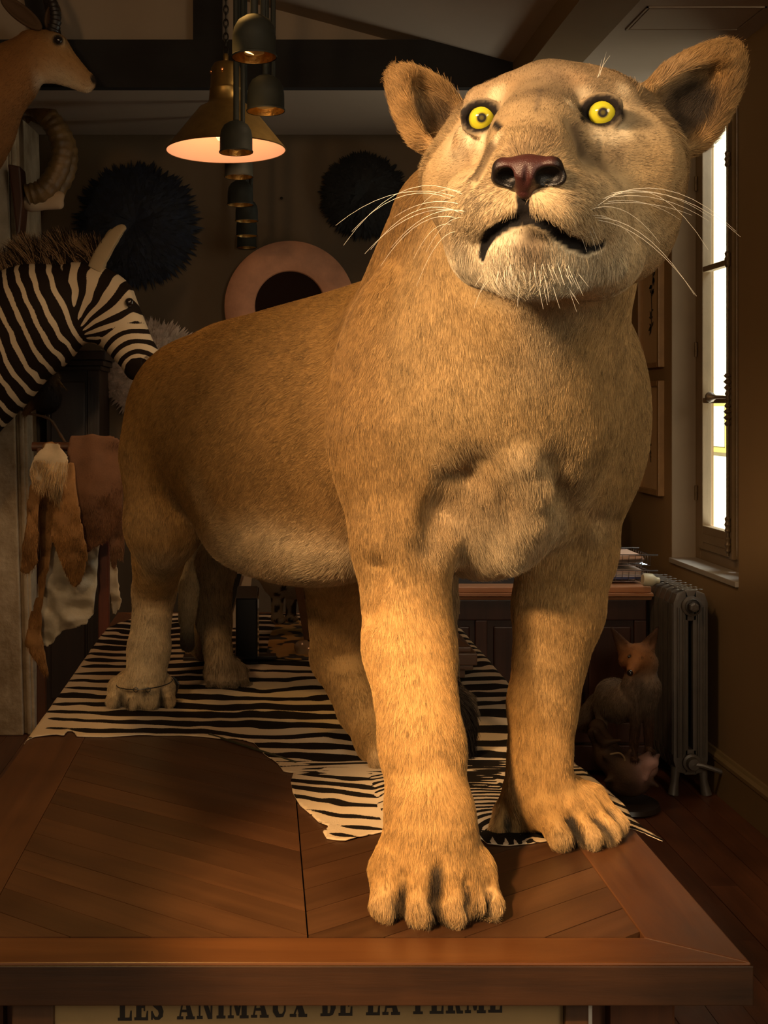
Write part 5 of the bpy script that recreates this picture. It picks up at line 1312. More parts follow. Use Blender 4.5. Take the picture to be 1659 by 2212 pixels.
# ears
def horse_ear(b0, tip, wdt, dy, name='ear'):
    E = Body(); a = V(*b0, dy); b = V(*tip, dy); ax = nrm(b-a); sx = np.array((ax[2], 0, -ax[0])); R_ = np.stack([ax, np.array((0, 1., 0)), sx]); ln_ = np.linalg.norm(b-a)
    E.ell((a+b)/2, (ln_*.56, .022, wdt*zk), R_, k=.01, col=(.38, .29, .17)); E.ell((a+b)/2+np.array((.0, -.0, 0))+sx*wdt*zk*.55+ax*.01, (ln_*.48, .018, wdt*zk*.75), R_, k=.008, op='sub')
    def cf(P_, C_):
        t = (P_-a)@ax/ln_; st = (np.sin(t*16)+.2)*sstep(.45, .2, t); C_ = C_.copy(); m_ = sstep(0, .3, st)[:, None]; C_ = C_*(1-m_)+np.array((.02, .014, .01))*m_; return C_, {}
    anim_mesh(E, Zt, name, .004, M_CSKIN, cf)
horse_ear((200, 612), (268, 497), 26, -.05); horse_ear((212, 590), (236, 495), 16, .06)
# mane
rg = np.random.default_rng(7); nm = 11000
tt = rg.random(nm); cx_ = np.interp(tt, (0, .35, .7, 1), (-40, 60, 150, 225)); cy_ = np.interp(tt, (0, .35, .7, 1), (640, 590, 575, 583))
base = np.stack([(cx_-CX)*zk, zY+rg.normal(0, .012, nm), ZC-(cy_-CY)*zk], 1)
ln_ = (.085+.05*np.sin(tt*11)**2)*(.7+.5*rg.random(nm)); dirv = np.stack([-.35+.25*rg.normal(0, 1, nm), .25*rg.normal(0, 1, nm), .85+.1*rg.normal(0, 1, nm)], 1); dirv /= np.linalg.norm(dirv, axis=1, keepdims=True)
hp = np.stack([base-dirv*.03, base+dirv*ln_[:, None]*.5, base+dirv*ln_[:, None]+np.array((-.012, 0, -.004))], 1)-np.array(Zt.location)
hc = bpy.data.hair_curves.new('mane'); hc.add_curves([3]*nm)
(hc.attributes['position'].data.foreach_set('vector', hp.astype(np.float32).ravel()) if 'position' in hc.attributes else hc.position_data.foreach_set('vector', hp.astype(np.float32).ravel()))
a = hc.attributes.get('radius') or hc.attributes.new('radius', 'FLOAT', 'POINT'); a.data.foreach_set('value', np.tile([.0011, .0010, .0003], nm).astype(np.float32))
st = (np.sin(((cx_-150)*.9-(cy_-650)*.43)/29*2*np.pi) < -.15)[:, None]; mc = np.where(st, (.30, .19, .10), (.018, .009, .005))*(.7+.6*rg.random(nm))[:, None]
a = hc.attributes.new('coat', 'FLOAT_COLOR', 'CURVE'); a.data.foreach_set('color', np.concatenate([mc, np.ones((nm, 1))], 1).astype(np.float32).ravel()); hc.materials.append(M_CHAIR)
o = bpy.data.objects.new('mane', hc); COL.objects.link(o); o.parent = Zt; o['kind'] = 'stuff'; o['label'] = 'bristly dark mane with pale tufts'
MB().box((LX, zY-.24, .92), (LX+.03, zY+.24, 1.62)).build('mount_board', M_DESK, Zt, bevel=.008)

# antelope shoulder mount
aY = 4.15; ak = aY/F
At = empty('antelope_mount', (LX, aY, 2.5)); tag(At, 'taxidermy tan antelope head and neck at the top left, facing right', 'antelope head')
A = Body(); ac = (.24, .105, .030); ac2 = (.36, .18, .055)
def W(px, py, dy=0): return U(px, py, aY)+np.array((0, dy, 0))
A.cone(W(-180, 430), W(-75, 270), 130*ak, 104*ak, k=.04, col=ac)
A.cone(W(-75, 270), W(20, 165), 100*ak, 62*ak, k=.04, col=ac)
A.cone(W(20, 165), W(72, 112), 62*ak, 46*ak, k=.04, col=ac)
A.ell(W(104, 112), (44*ak, .055, 44*ak), k=.03, col=ac2)
A.ell(W(95, 140), (40*ak, .045, 33*ak), RY(-.4), k=.03, col=ac2)
A.cone(W(118, 118), W(182, 168), 36*ak, 17*ak, k=.03, col=ac2)
A.cone(W(110, 150), W(185, 188), 24*ak, 12*ak, k=.03, col=(.66, .52, .34))
A.ell(W(192, 177), (15*ak, .022, 14*ak), RY(-.6), k=.02, col=ac2)
A.ell(W(131, 93, -.046), (16*ak, .014, 10*ak), RY(-.5), k=.012, col=(.5, .36, .2))
A.ell(W(132, 97, -.066), (8*ak, .012, 7*ak), k=.005, op='sub'); A.cone(W(162, 184, -.028), W(196, 192, -.02), .003, .003, k=.004, op='sub'); A.ell(W(203, 172, -.018), (4*ak, .010, 8*ak), RY(.3), k=.004, op='sub')
def acol(P_, C_):
    x = CX+P_[:, 0]/ak; y = CY-(P_[:, 2]-ZC)/ak; C_ = C_.copy()
    t = sstep(150, 190, y-.35*(x-80))*sstep(70, 95, x)*.6; C_ = C_*(1-t[:, None])+np.array((.75, .62, .44))*t[:, None]
    t = sstep(75, 40, y+.1*x)*.8*sstep(140, 120, x); C_ = C_*(1-t[:, None])+np.array((.10, .05, .02))*t[:, None]
    d = np.hypot(x-131, y-97); t = sstep(15, 9, d); C_ = C_*(1-t[:, None])+np.array((.03, .02, .014))*t[:, None]
    d = np.hypot((x-204), (y-172)*.6); t = sstep(9, 5, d); C_ = C_*(1-t[:, None])+np.array((.03, .02, .014))*t[:, None]
    C_ *= (1+.14*vnoise(P_, 14, 5)+.08*vnoise(P_, 60, 6))[:, None]; return C_, {}
anim_mesh(A, At, 'head', .006, M_CSKIN, acol, furry=dict(len=.010, dens=60000, mat=M_CHAIR, rad=.0004))
ball(W(132, 97, -.052), .015, M_EYEB, At)
m = MB(); hp_ = [W(112, 74), W(120, 40), W(112, 0), W(90, -50), W(70, -110)]
def spl(ps, n=30):
    ps = np.array(ps); t = np.linspace(0, len(ps)-1, n); i = np.minimum(t.astype(int), len(ps)-2); f = (t-i)[:, None]
    p0 = ps[np.maximum(i-1, 0)]; p1 = ps[i]; p2 = ps[i+1]; p3 = ps[np.minimum(i+2, len(ps)-1)]
    return .5*((2*p1)+(-p0+p2)*f+(2*p0-5*p1+4*p2-p3)*f*f+(-p0+3*p1-3*p2+p3)*f**3)
M_HORN = pbr('dark_horn', (.022, .014, .009), .5, var=.3, vscale=30)
pts = spl(hp_, 50); m.tube(pts, [.024*(1-.6*i/49)*(1+.10*math.sin(i*2.1)) for i in range(50)], 12); m.build('horn', M_HORN, At, smooth=True)
m = MB(); pts = spl([W(102, 70, .05), W(104, 30, .08), W(90, -10, .11), W(70, -80, .13)], 40); m.tube(pts, [.022*(1-.6*i/39)*(1+.10*math.sin(i*2.1)) for i in range(40)], 12); m.build('horn', M_HORN, At, smooth=True)
for (b0, tp_, dy) in (((92, 70), (14, 10), -.05), ((104, 62), (116, 2), .04)):
    E = Body(); a = W(*b0, dy); b = W(*tp_, dy-.01); ax = nrm(b-a); sx = nrm(np.cross(ax, (0, 1, 0))); R_ = np.stack([ax, np.cross(sx, ax), sx]); l_ = np.linalg.norm(b-a)
    E.ell((a+b)/2, (l_*.55, .016, .030), R_, col=(.09, .05, .025)); E.ell((a+b)/2+np.array((0, -.012, 0)), (l_*.48, .014, .022), R_, k=.006, op='sub'); anim_mesh(E, At, 'ear', .004, M_CSKIN)
MB().box((LX, aY-.2, 1.9), (LX+.03, aY+.2, 2.5)).build('mount_board', M_DESK, At, bevel=.008)

# ram horns on a shield
sY = 4.84; sk = sY/F
def X_(px, py, dy=0): return U(px, py, sY)+np.array((0, dy, 0))
Rt = empty('ram_skull_mount', tuple(X_(40, 440, .05))); tag(Rt, 'curled ram horns with pale skull on a wooden shield behind the zebra mane', 'horn trophy')
M_RH = pbr('ram_horn', (.20, .11, .035), .5, var=.5, vscale=20, bump=.8, bscale=60)
for dy, sg in ((-.03, 0), (.10, 10)):
    m = MB(); pts = spl([X_(62, 425, dy), X_(98, 412, dy), X_(128, 370, dy), X_(136, 320, dy), X_(120, 275, dy), X_(90, 245, dy), X_(55, 236, dy+.02), X_(46, 250, dy+.02)][::1], 70)
    m.tube(pts, [max(.006, (.046 if i < 45 else .046*(1-(i-45)/27.))*(1+.06*math.sin(i*1.9))) for i in range(70)], 14); m.build('horn', M_RH, Rt, smooth=True)
Sb = Body(); Sb.ell(X_(70, 438, 0), (.045, .05, .035), k=.02, col=(.5, .36, .22)); Sb.ell(X_(112, 428, 0), (.055, .035, .03), RY(.25), k=.02, col=(.42, .28, .16)); Sb.cone(X_(70, 440), X_(128, 442), .028, .020, k=.02, col=(.5, .36, .24))
Sb.ell(X_(100, 424, -.04), (.016, .02, .014), k=.006, op='sub')
anim_mesh(Sb, Rt, 'skull', .006, M_CSKIN)
m = MB(); m.prism([(X_(33, 0)[0]-.02, X_(0, 360)[2]), (X_(50, 0)[0], X_(0, 365)[2]), (X_(56, 0)[0], X_(0, 440)[2]), (X_(50, 0)[0], X_(0, 505)[2]), (X_(42, 0)[0], X_(0, 515)[2]), (X_(33, 0)[0], X_(0, 430)[2])], sY-.06, sY+.055, axis='y'); m.build('shield', M_TRED, Rt, bevel=.008)
m = MB(); m.add([X_(139, 348, -.06), X_(149, 355, -.06), X_(143, 371, -.06), X_(138, 362, -.06)], [(0, 1, 2, 3)]); m.box(tuple(X_(138, 352, -.059)), tuple(X_(140, 350, -.055))); m.build('price_tag', pbr('tag_card', (.45, .36, .28), .6), Rt)

# dark cabinet
M_CAB = wood('cabinet_wood', (.030, .014, .008), (.012, .006, .004), rough=.4, axis='z', bump=.2)
cY = 5.05; ck = cY/F
def K(px, py): p = U(px, py, cY); return p[0], p[2]
cabx0, cabx1 = -.945, K(214, 0)[0]; ctop = K(0, 800)[1]
cb = empty('tall_cabinet', ((cabx0+cabx1)/2, 5.2, 0)); tag(cb, 'tall dark wooden cabinet with cornice behind the zebra head', 'cabinet')
MB().box((cabx0, cY, 0), (cabx1, 5.39, ctop)).build('body', M_CAB, cb)
for i, (e, h0, h1) in enumerate(((.012, 0, .02), (.022, .02, .045), (.034, .045, .085))): MB().box((cabx0-e, cY-e, ctop+h0), (cabx1+e, 5.39, ctop+h1)).build('cornice', M_CAB, cb, bevel=.004)
MB().box((cabx1-.05, cY-.016, .0), (cabx1+.004, cY-.0005, ctop)).build('pilaster', M_CAB, cb, bevel=.004)
MB().box((cabx0+.02, cY-.014, .12), (cabx1-.06, cY-.0005, ctop-.05)).build('door', M_CAB, cb, bevel=.004)
m = MB(); [m.box((cabx1-.045+j*.014, cY-.021, .1), (cabx1-.038+j*.014, cY-.0165, ctop-.03)) for j in range(3)]; m.build('fluting', M_CAB, cb)
# black bird hanging in front of the cabinet
bt = empty('black_bird', tuple(U(100, 855, 4.80))); tag(bt, 'black taxidermy bird with ochre rump perched on a branch by the pier', 'bird')
B_ = Body(); bY = 4.8; bk = bY/F
def Q_b(px, py, dy=0): return U(px, py, bY)+np.array((0, dy, 0))
B_.ell(Q_b(100, 855), (32*bk, .055, 38*bk), RY(.2), col=(.010, .008, .007)); B_.ell(Q_b(112, 815), (18*bk, .034, 17*bk), k=.02, col=(.010, .008, .007)); B_.cone(Q_b(122, 818, -.01), Q_b(141, 838, -.01), .009, .002, k=.004, col=(.20, .10, .03))
B_.cone(Q_b(80, 860), Q_b(55, 892), .030, .012, k=.02, col=(.16, .075, .02)); B_.cone(Q_b(72, 830), Q_b(52, 855), .022, .014, k=.02, col=(.11, .06, .02))
anim_mesh(B_, bt, 'body', .005, M_CSKIN, furry=dict(len=.018, dens=40000, mat=M_CHAIR, rad=.0006))
m = MB(); m.tube(spl([Q_b(62, 893), Q_b(95, 900), Q_b(112, 910), Q_b(128, 935), Q_b(142, 957)], 16), [.007, .006, .0055, .005]*4, 7); m.build('branch', pbr('twig', (.16, .08, .03), .7, var=.4, vscale=30), bt, smooth=True)
m = MB(); m.tube([Q_b(106, 885), Q_b(106, 905)], .0022, 5); m.tube([Q_b(98, 885), Q_b(98, 902)], .0022, 5); m.build('leg', pbr('bird_leg', (.14, .09, .04), .6), bt)
m = MB(); m.tube([Q_b(62, 893), Q_b(40, 885, .06), Q_b(30, 880, .12)], .006, 6); m.build('bracket', M_CHAIN, bt)

# ---------------------------------------------------------------- hides hanging on a rack
def sheet(name, outline, Y, mtl, label, folds=.02, fr=9, seed=0, bulge=.0, group='hides draped over the rack', cells=26, cat='animal hide', fringe=0.0, thick=.003, top_roll=None, hair=None):
    ol = np.array(list(outline)+list(outline[:1]), float); n0_ = len(outline); ts = np.arange(0, n0_, .2); ii = ts.astype(int); ff = (ts-ii)[:, None]
    g0, g1, g2, g3 = [np.array(outline, float)[(ii+d_) % n0_] for d_ in (-1, 0, 1, 2)]
    cr_ = .5*(2*g1+(-g0+g2)*ff*.8+(2*g0-5*g1+4*g2-g3)*ff**2*.8+(-g0+3*g1-3*g2+g3)*ff**3*.8)+.1*((g2-g1)*ff*2-0)*0
    lin = g1*(1-ff)+g2*ff; cr_ = lin+(cr_-lin)*.7; jt = np.random.default_rng(seed); cr_ = cr_+jt.normal(0, 1.3, cr_.shape)
    poly = np.array([((p[0]-CX)*Y/F, ZC-(p[1]-CY)*Y/F) for p in cr_]); lo, hi = poly.min(0), poly.max(0)
    h = max(hi-lo)/cells/2; gx_ = np.arange(lo[0]-h, hi[0]+h*2, h); gz_ = np.arange(lo[1]-h, hi[1]+h*2, h)
    A_, B2 = np.meshgrid(gx_, gz_, indexing='ij'); PP_ = np.stack([A_.ravel(), B2.ravel()], 1); ins_ = inside(PP_, poly); ed_, nr_ = edge_dist(PP_, poly); kp = ins_ | (ed_ < h*.75)
    pos_ = np.where((ins_ & (ed_ > h*.4))[:, None], PP_, nr_)[kp]; idm_ = np.full(len(PP_), -1); idm_[kp] = np.arange(kp.sum()); idm_ = idm_.reshape(A_.shape)
    Q_ = np.stack([idm_[:-1, :-1], idm_[1:, :-1], idm_[1:, 1:], idm_[:-1, 1:]], -1).reshape(-1, 4); Q_ = Q_[(Q_ >= 0).all(1)]
    q3 = np.stack([pos_[:, 0], np.zeros(len(pos_)), pos_[:, 1]], 1)
    hgt = (hi[1]-pos_[:, 1])/(hi[1]-lo[1])
    y_ = Y-folds*(vnoise(q3*np.array((1, 1, .28)), fr, seed)*(.35+hgt))-.3*folds*vnoise(q3, fr*3, seed+2)-bulge*np.sin(np.clip(hgt, 0, 1)*3.14)+.05*sstep(.03, 0, hi[1]-pos_[:, 1])*0
    top_ = np.stack([pos_[:, 0], y_, pos_[:, 1]], 1); n_ = len(top_); bt_ = top_+np.array((0, thick, 0))
    be_ = {}
    for q in Q_:
        for i in range(4): be_[(int(q[i]), int(q[(i+1) % 4]))] = 1
    sd_ = [(a, b) for (a, b) in be_ if (b, a) not in be_]
    fc = [tuple(int(i) for i in q) for q in Q_]+[tuple(int(i)+n_ for i in q[::-1]) for q in Q_]+[(b, a, a+n_, b+n_) for a, b in sd_]
    me = bpy.data.meshes.new(name); me.from_pydata(np.concatenate([top_, bt_]).tolist(), [], fc); me.update(); me.polygons.foreach_set('use_smooth', [True]*len(me.polygons))
    t = empty(name, (float(pos_[:, 0].mean()), Y, float(lo[1]))); tag(t, label, cat, group); o = link('skin', me, mtl, t)
    if hair:
        rgn = np.random.default_rng(seed)
        Nn_ = np.tile(np.array((0, -1., 0)), (n_, 1)); Cc = np.tile(np.array(hair[0]), (n_, 1))*(1+.5*vnoise(q3, 18, seed)+.2*vnoise(q3, 70, seed))[:, None]
        fur('fur', t, top_-np.array(t.location), Q_, Nn_, np.clip(Cc, .01, 1), np.tile(np.array((0.05, -.1, -1.)), (n_, 1)), np.full(n_, hair[1]), hair[2], M_CHAIR, seed=seed, rad=.0006, lift=.35)
    return t
M_HB = pbr('brown_hide', (.17, .075, .032), .8, var=.35, vscale=9, bump=.5, bscale=200)
M_HT = pbr('tan_hide', (.34, .17, .055), .8, var=.4, vscale=12, bump=.5, bscale=200)
M_HC = pbr('cream_hide', (.60, .47, .30), .85, var=.3, vscale=7, bump=.6, bscale=40)
M_HW = pbr('white_suede', (.52, .46, .35), .8, var=.3, vscale=6, bump=.9, bscale=22, noise_bump_dist=.006)
rk = empty('hide_rack', tuple(U(226, 1200, 4.02)*np.array((1, 1, 0)))); tag(rk, 'reddish wooden rack post and rail holding the hanging hides', 'rack')
px_ = U(225, 1200, 4.02); MB().box((px_[0]-.018, 4.00, 0), (px_[0]+.018, 4.04, U(0, 962, 4.02)[2])).build('post', wood('red_wood', (.16, .04, .018), (.07, .02, .01), rough=.4, axis='z'), rk, bevel=.004)
zr = U(0, 965, 4.02)[2]; m = MB(); m.tube([(U(70, 0, 4.02)[0], 4.02, zr), (U(300, 0, 4.02)[0], 4.02, zr)], .016, 12); m.build('rail', M_TRED, rk, smooth=True)
m = MB().box((px_[0]-.02, 3.80, 0), (px_[0]+.02, 4.24, .04)); m.build('base', M_TRED, rk, bevel=.004)
m = MB().box((U(90, 0, 4.02)[0]-.015, 4.005, 0), (U(90, 0, 4.02)[0]+.015, 4.035, zr)); m.build('post', M_TRED, rk, bevel=.004)
sheet('animal_hide', [(100, 1100), (215, 1150), (214, 1200), (208, 1310), (192, 1342), (140, 1358), (112, 1390), (88, 1378), (84, 1300), (90, 1220)], 4.00, M_HW, 'crumpled white suede side of a hide at the bottom of the rack', .06, 9, 3, .02, cells=40)
sheet('animal_hide', [(92, 962), (130, 962), (128, 1060), (118, 1150), (105, 1230), (92, 1300), (88, 1360), (102, 1430), (105, 1470), (70, 1415), (54, 1390), (62, 1340), (80, 1280), (86, 1200), (84, 1100)], 3.93, M_HT, 'long narrow tan strip of hide hanging lowest at the left', .025, 9, 5, .01, hair=((.30, .15, .05), .012, 60000))
sheet('animal_hide', [(150, 945), (200, 938), (240, 942), (262, 955), (268, 1010), (266, 1120), (258, 1130), (235, 1165), (205, 1182), (190, 1190), (180, 1140), (160, 1080), (150, 1020)], 3.90, M_HB, 'broad mauve brown short haired hide hanging over the rack', .018, 7, 6, .03, hair=((.16, .075, .035), .010, 90000))
sheet('animal_hide', [(138, 1010), (158, 1000), (172, 1070), (186, 1160), (192, 1195), (186, 1225), (172, 1262), (156, 1266), (138, 1225), (116, 1165), (112, 1130), (125, 1080)], 3.86, M_HT, 'ochre pointed leg of hide hanging in front of the brown hide', .022, 8, 7, .035, hair=((.36, .19, .06), .011, 90000))
sheet('animal_hide', [(100, 960), (125, 958), (148, 985), (150, 1010), (142, 1040), (130, 1085), (118, 1080), (104, 1050), (92, 1060), (70, 1040), (66, 1020), (78, 985)], 3.84, M_HC, 'shaggy pale cream ruff of hide at the top left of the rack', .03, 9, 8, .03, hair=((.56, .38, .19), .030, 60000))
sheet('animal_hide', [(66, 1050), (88, 1045), (86, 1120), (84, 1180), (82, 1215), (64, 1238), (48, 1234), (52, 1190), (60, 1130)], 3.86, M_HT, 'short ragged tan strip hanging beside the pier', .02, 9, 9, .02, hair=((.33, .17, .06), .016, 60000))
sheet('animal_hide', [(236, 1130), (266, 1125), (270, 1190), (262, 1215), (255, 1200), (250, 1228), (242, 1225), (238, 1180)], 3.95, M_HB, 'small brown hide legs with pale tips beside the hind leg', .02, 12, 10, .01, hair=((.22, .12, .06), .014, 80000))
sheet('animal_hide', [(236, 1200), (250, 1205), (256, 1260), (262, 1300), (248, 1330), (240, 1320), (238, 1260)], 4.12, M_HC, 'narrow pale skin strip hanging behind the rack post', .02, 12, 11, .01)

# ---------------------------------------------------------------- fox by the radiator
fY = 4.02; fk = fY/F
def X2(px, py, dy=0): return U(px, py, fY)+np.array((0, dy, 0))
Ft = empty('fox', tuple(X2(1365, 1640))); tag(Ft, 'taxidermy fox standing in front of the radiator looking down left', 'fox')
Fx = Body(); fc = (.34, .13, .035); fg = (.20, .13, .075); fd = (.07, .032, .015)
Fx.ell(X2(1345, 1525, .08), (42*fk, .10, 46*fk), k=.03, col=fg); Fx.ell(X2(1386, 1488, .0), (36*fk, .055, 50*fk), k=.03, col=(.27, .19, .13))
Fx.cone(X2(1385, 1480), X2(1380, 1438), 33*fk, 26*fk, k=.03, col=fg); Fx.ell(X2(1377, 1418, -.01), (32*fk, .046, 30*fk), k=.03, col=fc)
Fx.cone(X2(1368, 1422, -.03), X2(1346, 1440, -.085), 20*fk, 8.5*fk, k=.02, col=fc); Fx.ell(X2(1395, 1432, 0), (26*fk, .04, 24*fk), k=.02, col=fg); Fx.ell(X2(1352, 1425, 0), (15*fk, .03, 18*fk), k=.02, col=fc)
Fx.cone(X2(1372, 1520, -.01), X2(1362, 1628, -.03), 13*fk, 7*fk, k=.02, col=fd); Fx.cone(X2(1398, 1515, -.01), X2(1397, 1612, -.02), 13*fk, 7*fk, k=.02, col=fd)
Fx.cone(X2(1318, 1545, .10), X2(1313, 1600, .06), 16*fk, 8*fk, k=.02, col=fd); Fx.ell(X2(1360, 1631, -.045), (.014, .022, .010), k=.01, col=fd); Fx.ell(X2(1396, 1615, -.035), (.014, .022, .010), k=.01, col=fd); Fx.ell(X2(1312, 1603, .045), (.014, .022, .010), k=.01, col=fd)
Fx.cone(X2(1315, 1540, .14), X2(1300, 1590, .20), .03, .04, k=.02, col=fg)
for (b0, tp_) in (((1350, 1402), (1322, 1358)), ((1398, 1400), (1420, 1357))):
    a = X2(*b0); b = X2(*tp_); ax = nrm(b-a); sx = np.array((ax[2], 0, -ax[0])); R_ = np.stack([ax, np.array((0, 1., 0)), sx]); l_ = np.linalg.norm(b-a)
    Fx.cone(a, b, .028, .005, k=.01, col=fd); Fx.ell(a*.5+b*.5+np.array((0, -.022, 0)), (l_*.38, .012, .013), R_, k=.006, op='sub')
def fcol(P_, C_):
    C_ = C_*(1+.25*vnoise(P_, 22, 5)+.15*vnoise(P_, 80, 6))[:, None]
    for q, r, c_ in ((X2(1352, 1446, -.06), .025, (.42, .34, .26)), (X2(1409, 1450, 0), .03, (.40, .34, .30)), (X2(1342, 1440, -.09), .014, (.012, .01, .01)), (X2(1352, 1412, -.045), .010, (.02, .014, .01)), (X2(1374, 1414, -.055), .010, (.02, .014, .01))):
        d = np.linalg.norm(P_-q, axis=1); t = sstep(r, r*.4, d)[:, None]; C_ = C_*(1-t)+np.array(c_)*t
    return C_, {}
anim_mesh(Fx, Ft, 'body', .006, M_CSKIN, fcol, furry=dict(len=.018, dens=110000, mat=M_CHAIR, rad=.0005, lenf=lambda P_: np.where(P_[:, 2] > X2(0, 1462)[2], .007, .018), colf=lambda P_, C_: C_*.9))
ball(X2(1342, 1440, -.096), .0105, M_EYEB, Ft, 'nose'); ball(X2(1350, 1413, -.045), .0045, M_EYEB, Ft); ball(X2(1374, 1414, -.055), .0045, M_EYEB, Ft)
rt = empty('root_stand', (X2(1350, 0)[0], fY, 0)); tag(rt, 'gnarled root stand with a pale pink cut knob under the fox', 'stand')
Rb = Body(); rcol = (.055, .028, .012)
Rb.cone(X2(1283, 1585, 0), X2(1312, 1635, 0), .022, .030, k=.02, col=rcol); Rb.cone(X2(1312, 1635, 0), X2(1350, 1668, -.02), .045, .055, k=.03, col=rcol); Rb.cone(X2(1350, 1668, -.02), X2(1395, 1655, -.02), .050, .035, k=.03, col=rcol)
Rb.ell(X2(1365, 1650, 0), (.06, .05, .035), k=.03, col=rcol); Rb.ell(X2(1394, 1638, -.045), (.030, .03, .024), k=.01, col=(.75, .42, .34)); Rb.cone(X2(1385, 1645, -.06), X2(1380, 1668, -.065), .018, .010, k=.01, col=(.75, .42, .34)); Rb.cone(X2(1335, 1660, 0), X2(1320, 1620, .04), .03, .03, k=.03, col=rcol); Rb.cone(X2(1300, 1580, .05), X2(1320, 1640, .03), .030, .03, k=.03, col=rcol)
for (p0_, p1_, a_0, b_0) in (((1290, 1590), (1276, 1572), .016, .008), ((1300, 1600), (1330, 1590), .014, .005), ((1330, 1665), (1298, 1678), .020, .006), ((1380, 1668), (1410, 1688), .018, .006), ((1345, 1640), (1352, 1612), .016, .006), ((1375, 1640), (1392, 1618), .015, .008), ((1400, 1640), (1412, 1622), .014, .006), ((1318, 1640), (1296, 1625), .016, .005)):
    Rb.cone(X2(*p0_, -.03), X2(*p1_, -.05), a_0, b_0, k=.012, col=rcol)
Rb.ell(X2(1355, 1695, 0), (.075, .06, .035), k=.03, col=(.05, .028, .015))
anim_mesh(Rb, rt, 'root', .006, attr_mat('root_bark', 'coat', rough=.7, bump=.9, bscale=90), lambda P_, C_: (C_*(1+.5*vnoise(P_, 30, 9))[:, None], {}))
m = MB(); m.lathe([(.001, 0), (.105, 0), (.115, .008), (.110, .022), (.095, .026), (.001, .026)], (X2(1352, 0)[0], fY, 0), 40); m.build('round_base', pbr('dark_base', (.03, .02, .014), .35), rt, smooth=True)
m = MB(); m.tube(spl([X2(1310, 1622, -.04), X2(1330, 1618, -.05), X2(1340, 1634, -.05), X2(1322, 1646, -.05), X2(1316, 1648, -.05)], 16), .0035, 6); m.build('twig', pbr('pale_twig', (.25, .16, .07), .7), rt, smooth=True)

# ---------------------------------------------------------------- things on the far half of the table
# second, smaller lion standing across behind the lioness
Yt = empty('young_lion', (.05, 2.62, ZT)); tag(Yt, 'grey brown young lion standing behind the lioness, only legs showing', 'lion')
Y_ = Body(); yc = (.34, .245, .135); yd = (.17, .125, .08); yg = (.30, .23, .14)
Y_.cone(U(590, 1060, 2.76), U(940, 1040, 2.50), .125, .125, k=.05, col=yc); Y_.cone(U(940, 1020, 2.5), U(1040, 960, 2.44), .10, .085, k=.04, col=yc); Y_.ell(U(1070, 930, 2.42), (.085, .075, .075), k=.03, col=yc)
Y_.cone(U(530, 1080, 2.72), U(466, 1210, 2.64), .090, .048, k=.04, col=yc, flow=dn); Y_.cone(U(462, 1210, 2.62), U(462, 1340, 2.66), .046, .037, k=.03, col=yc, flow=dn); Y_.cone(U(462, 1340, 2.66), U(476, 1445, 2.62), .036, .030, k=.02, col=yc, flow=dn)
Y_.cone(U(500, 1080, 2.78), U(440, 1280, 2.86), .07, .030, k=.04, col=yc, flow=dn); Y_.cone(U(440, 1280, 2.86), U(436, 1395, 2.84), .028, .028, k=.02, col=yc, flow=dn)
Y_.cone(U(930, 1080, 2.42), U(945, 1300, 2.42), .065, .040, k=.04, col=yc, flow=dn); Y_.cone(U(945, 1300, 2.42), U(962, 1520, 2.38), .038, .030, k=.02, col=yc, flow=dn)
Y_.cone(U(930, 1080, 2.58), U(900, 1300, 2.60), .065, .040, k=.04, col=yc, flow=dn); Y_.cone(U(900, 1300, 2.60), U(900, 1450, 2.58), .038, .030, k=.02, col=yc, flow=dn)
paw(Y_, T(488, 1478), (.15, -1, 0), .100, .11, .055, yd); paw(Y_, T(436, 1415), (.1, -1, 0), .085, .09, .045, yc); paw(Y_, T(975, 1545), (.3, -1, 0), .095, .10, .055, yd); paw(Y_, T(900, 1470), (.1, -1, 0), .09, .09, .05, yd)
def ycol(P_, C_): return C_*(1+.30*vnoise(P_, 16, 15)+.22*vnoise(P_, 55, 16)+.1*vnoise(P_, 160, 17))[:, None], {}
Y_.zmin = ZT+.0015
anim_mesh(Y_, Yt, 'body', .007, M_CSKIN, ycol, furry=dict(len=.016, dens=130000, mat=M_CHAIR, rad=.0004, lift=.3))
# black long haired animal behind the near foreleg
Kt = empty('black_furred_animal', tuple(np.append(T(900, 1660), ZT))); tag(Kt, 'black long haired small animal crouched behind the near foreleg', 'animal')
Kb = Body(); kc = (.012, .009, .008); kY = 2.12
Kb.ell(U(955, 1575, 2.10), (.055, .05, .075), k=.03, col=kc); Kb.ell(U(885, 1490, 2.28), (.092, .06, .062), k=.04, col=kc); Kb.cone(U(940, 1540, 2.14), U(890, 1490, 2.26), .05, .05, k=.04, col=kc)
for sx in (-1, 1): Kb.cone(U(955+sx*22, 1600, kY-.03), np.append(T(957+sx*30, 1640), ZT+.02), .024, .016, k=.02, col=kc, flow=dn)
Kb.zmin = ZT+.0015
anim_mesh(Kb, Kt, 'body', .008, M_CSKIN, furry=dict(len=.030, dens=110000, mat=M_CHAIR, rad=.00045, lift=.5))
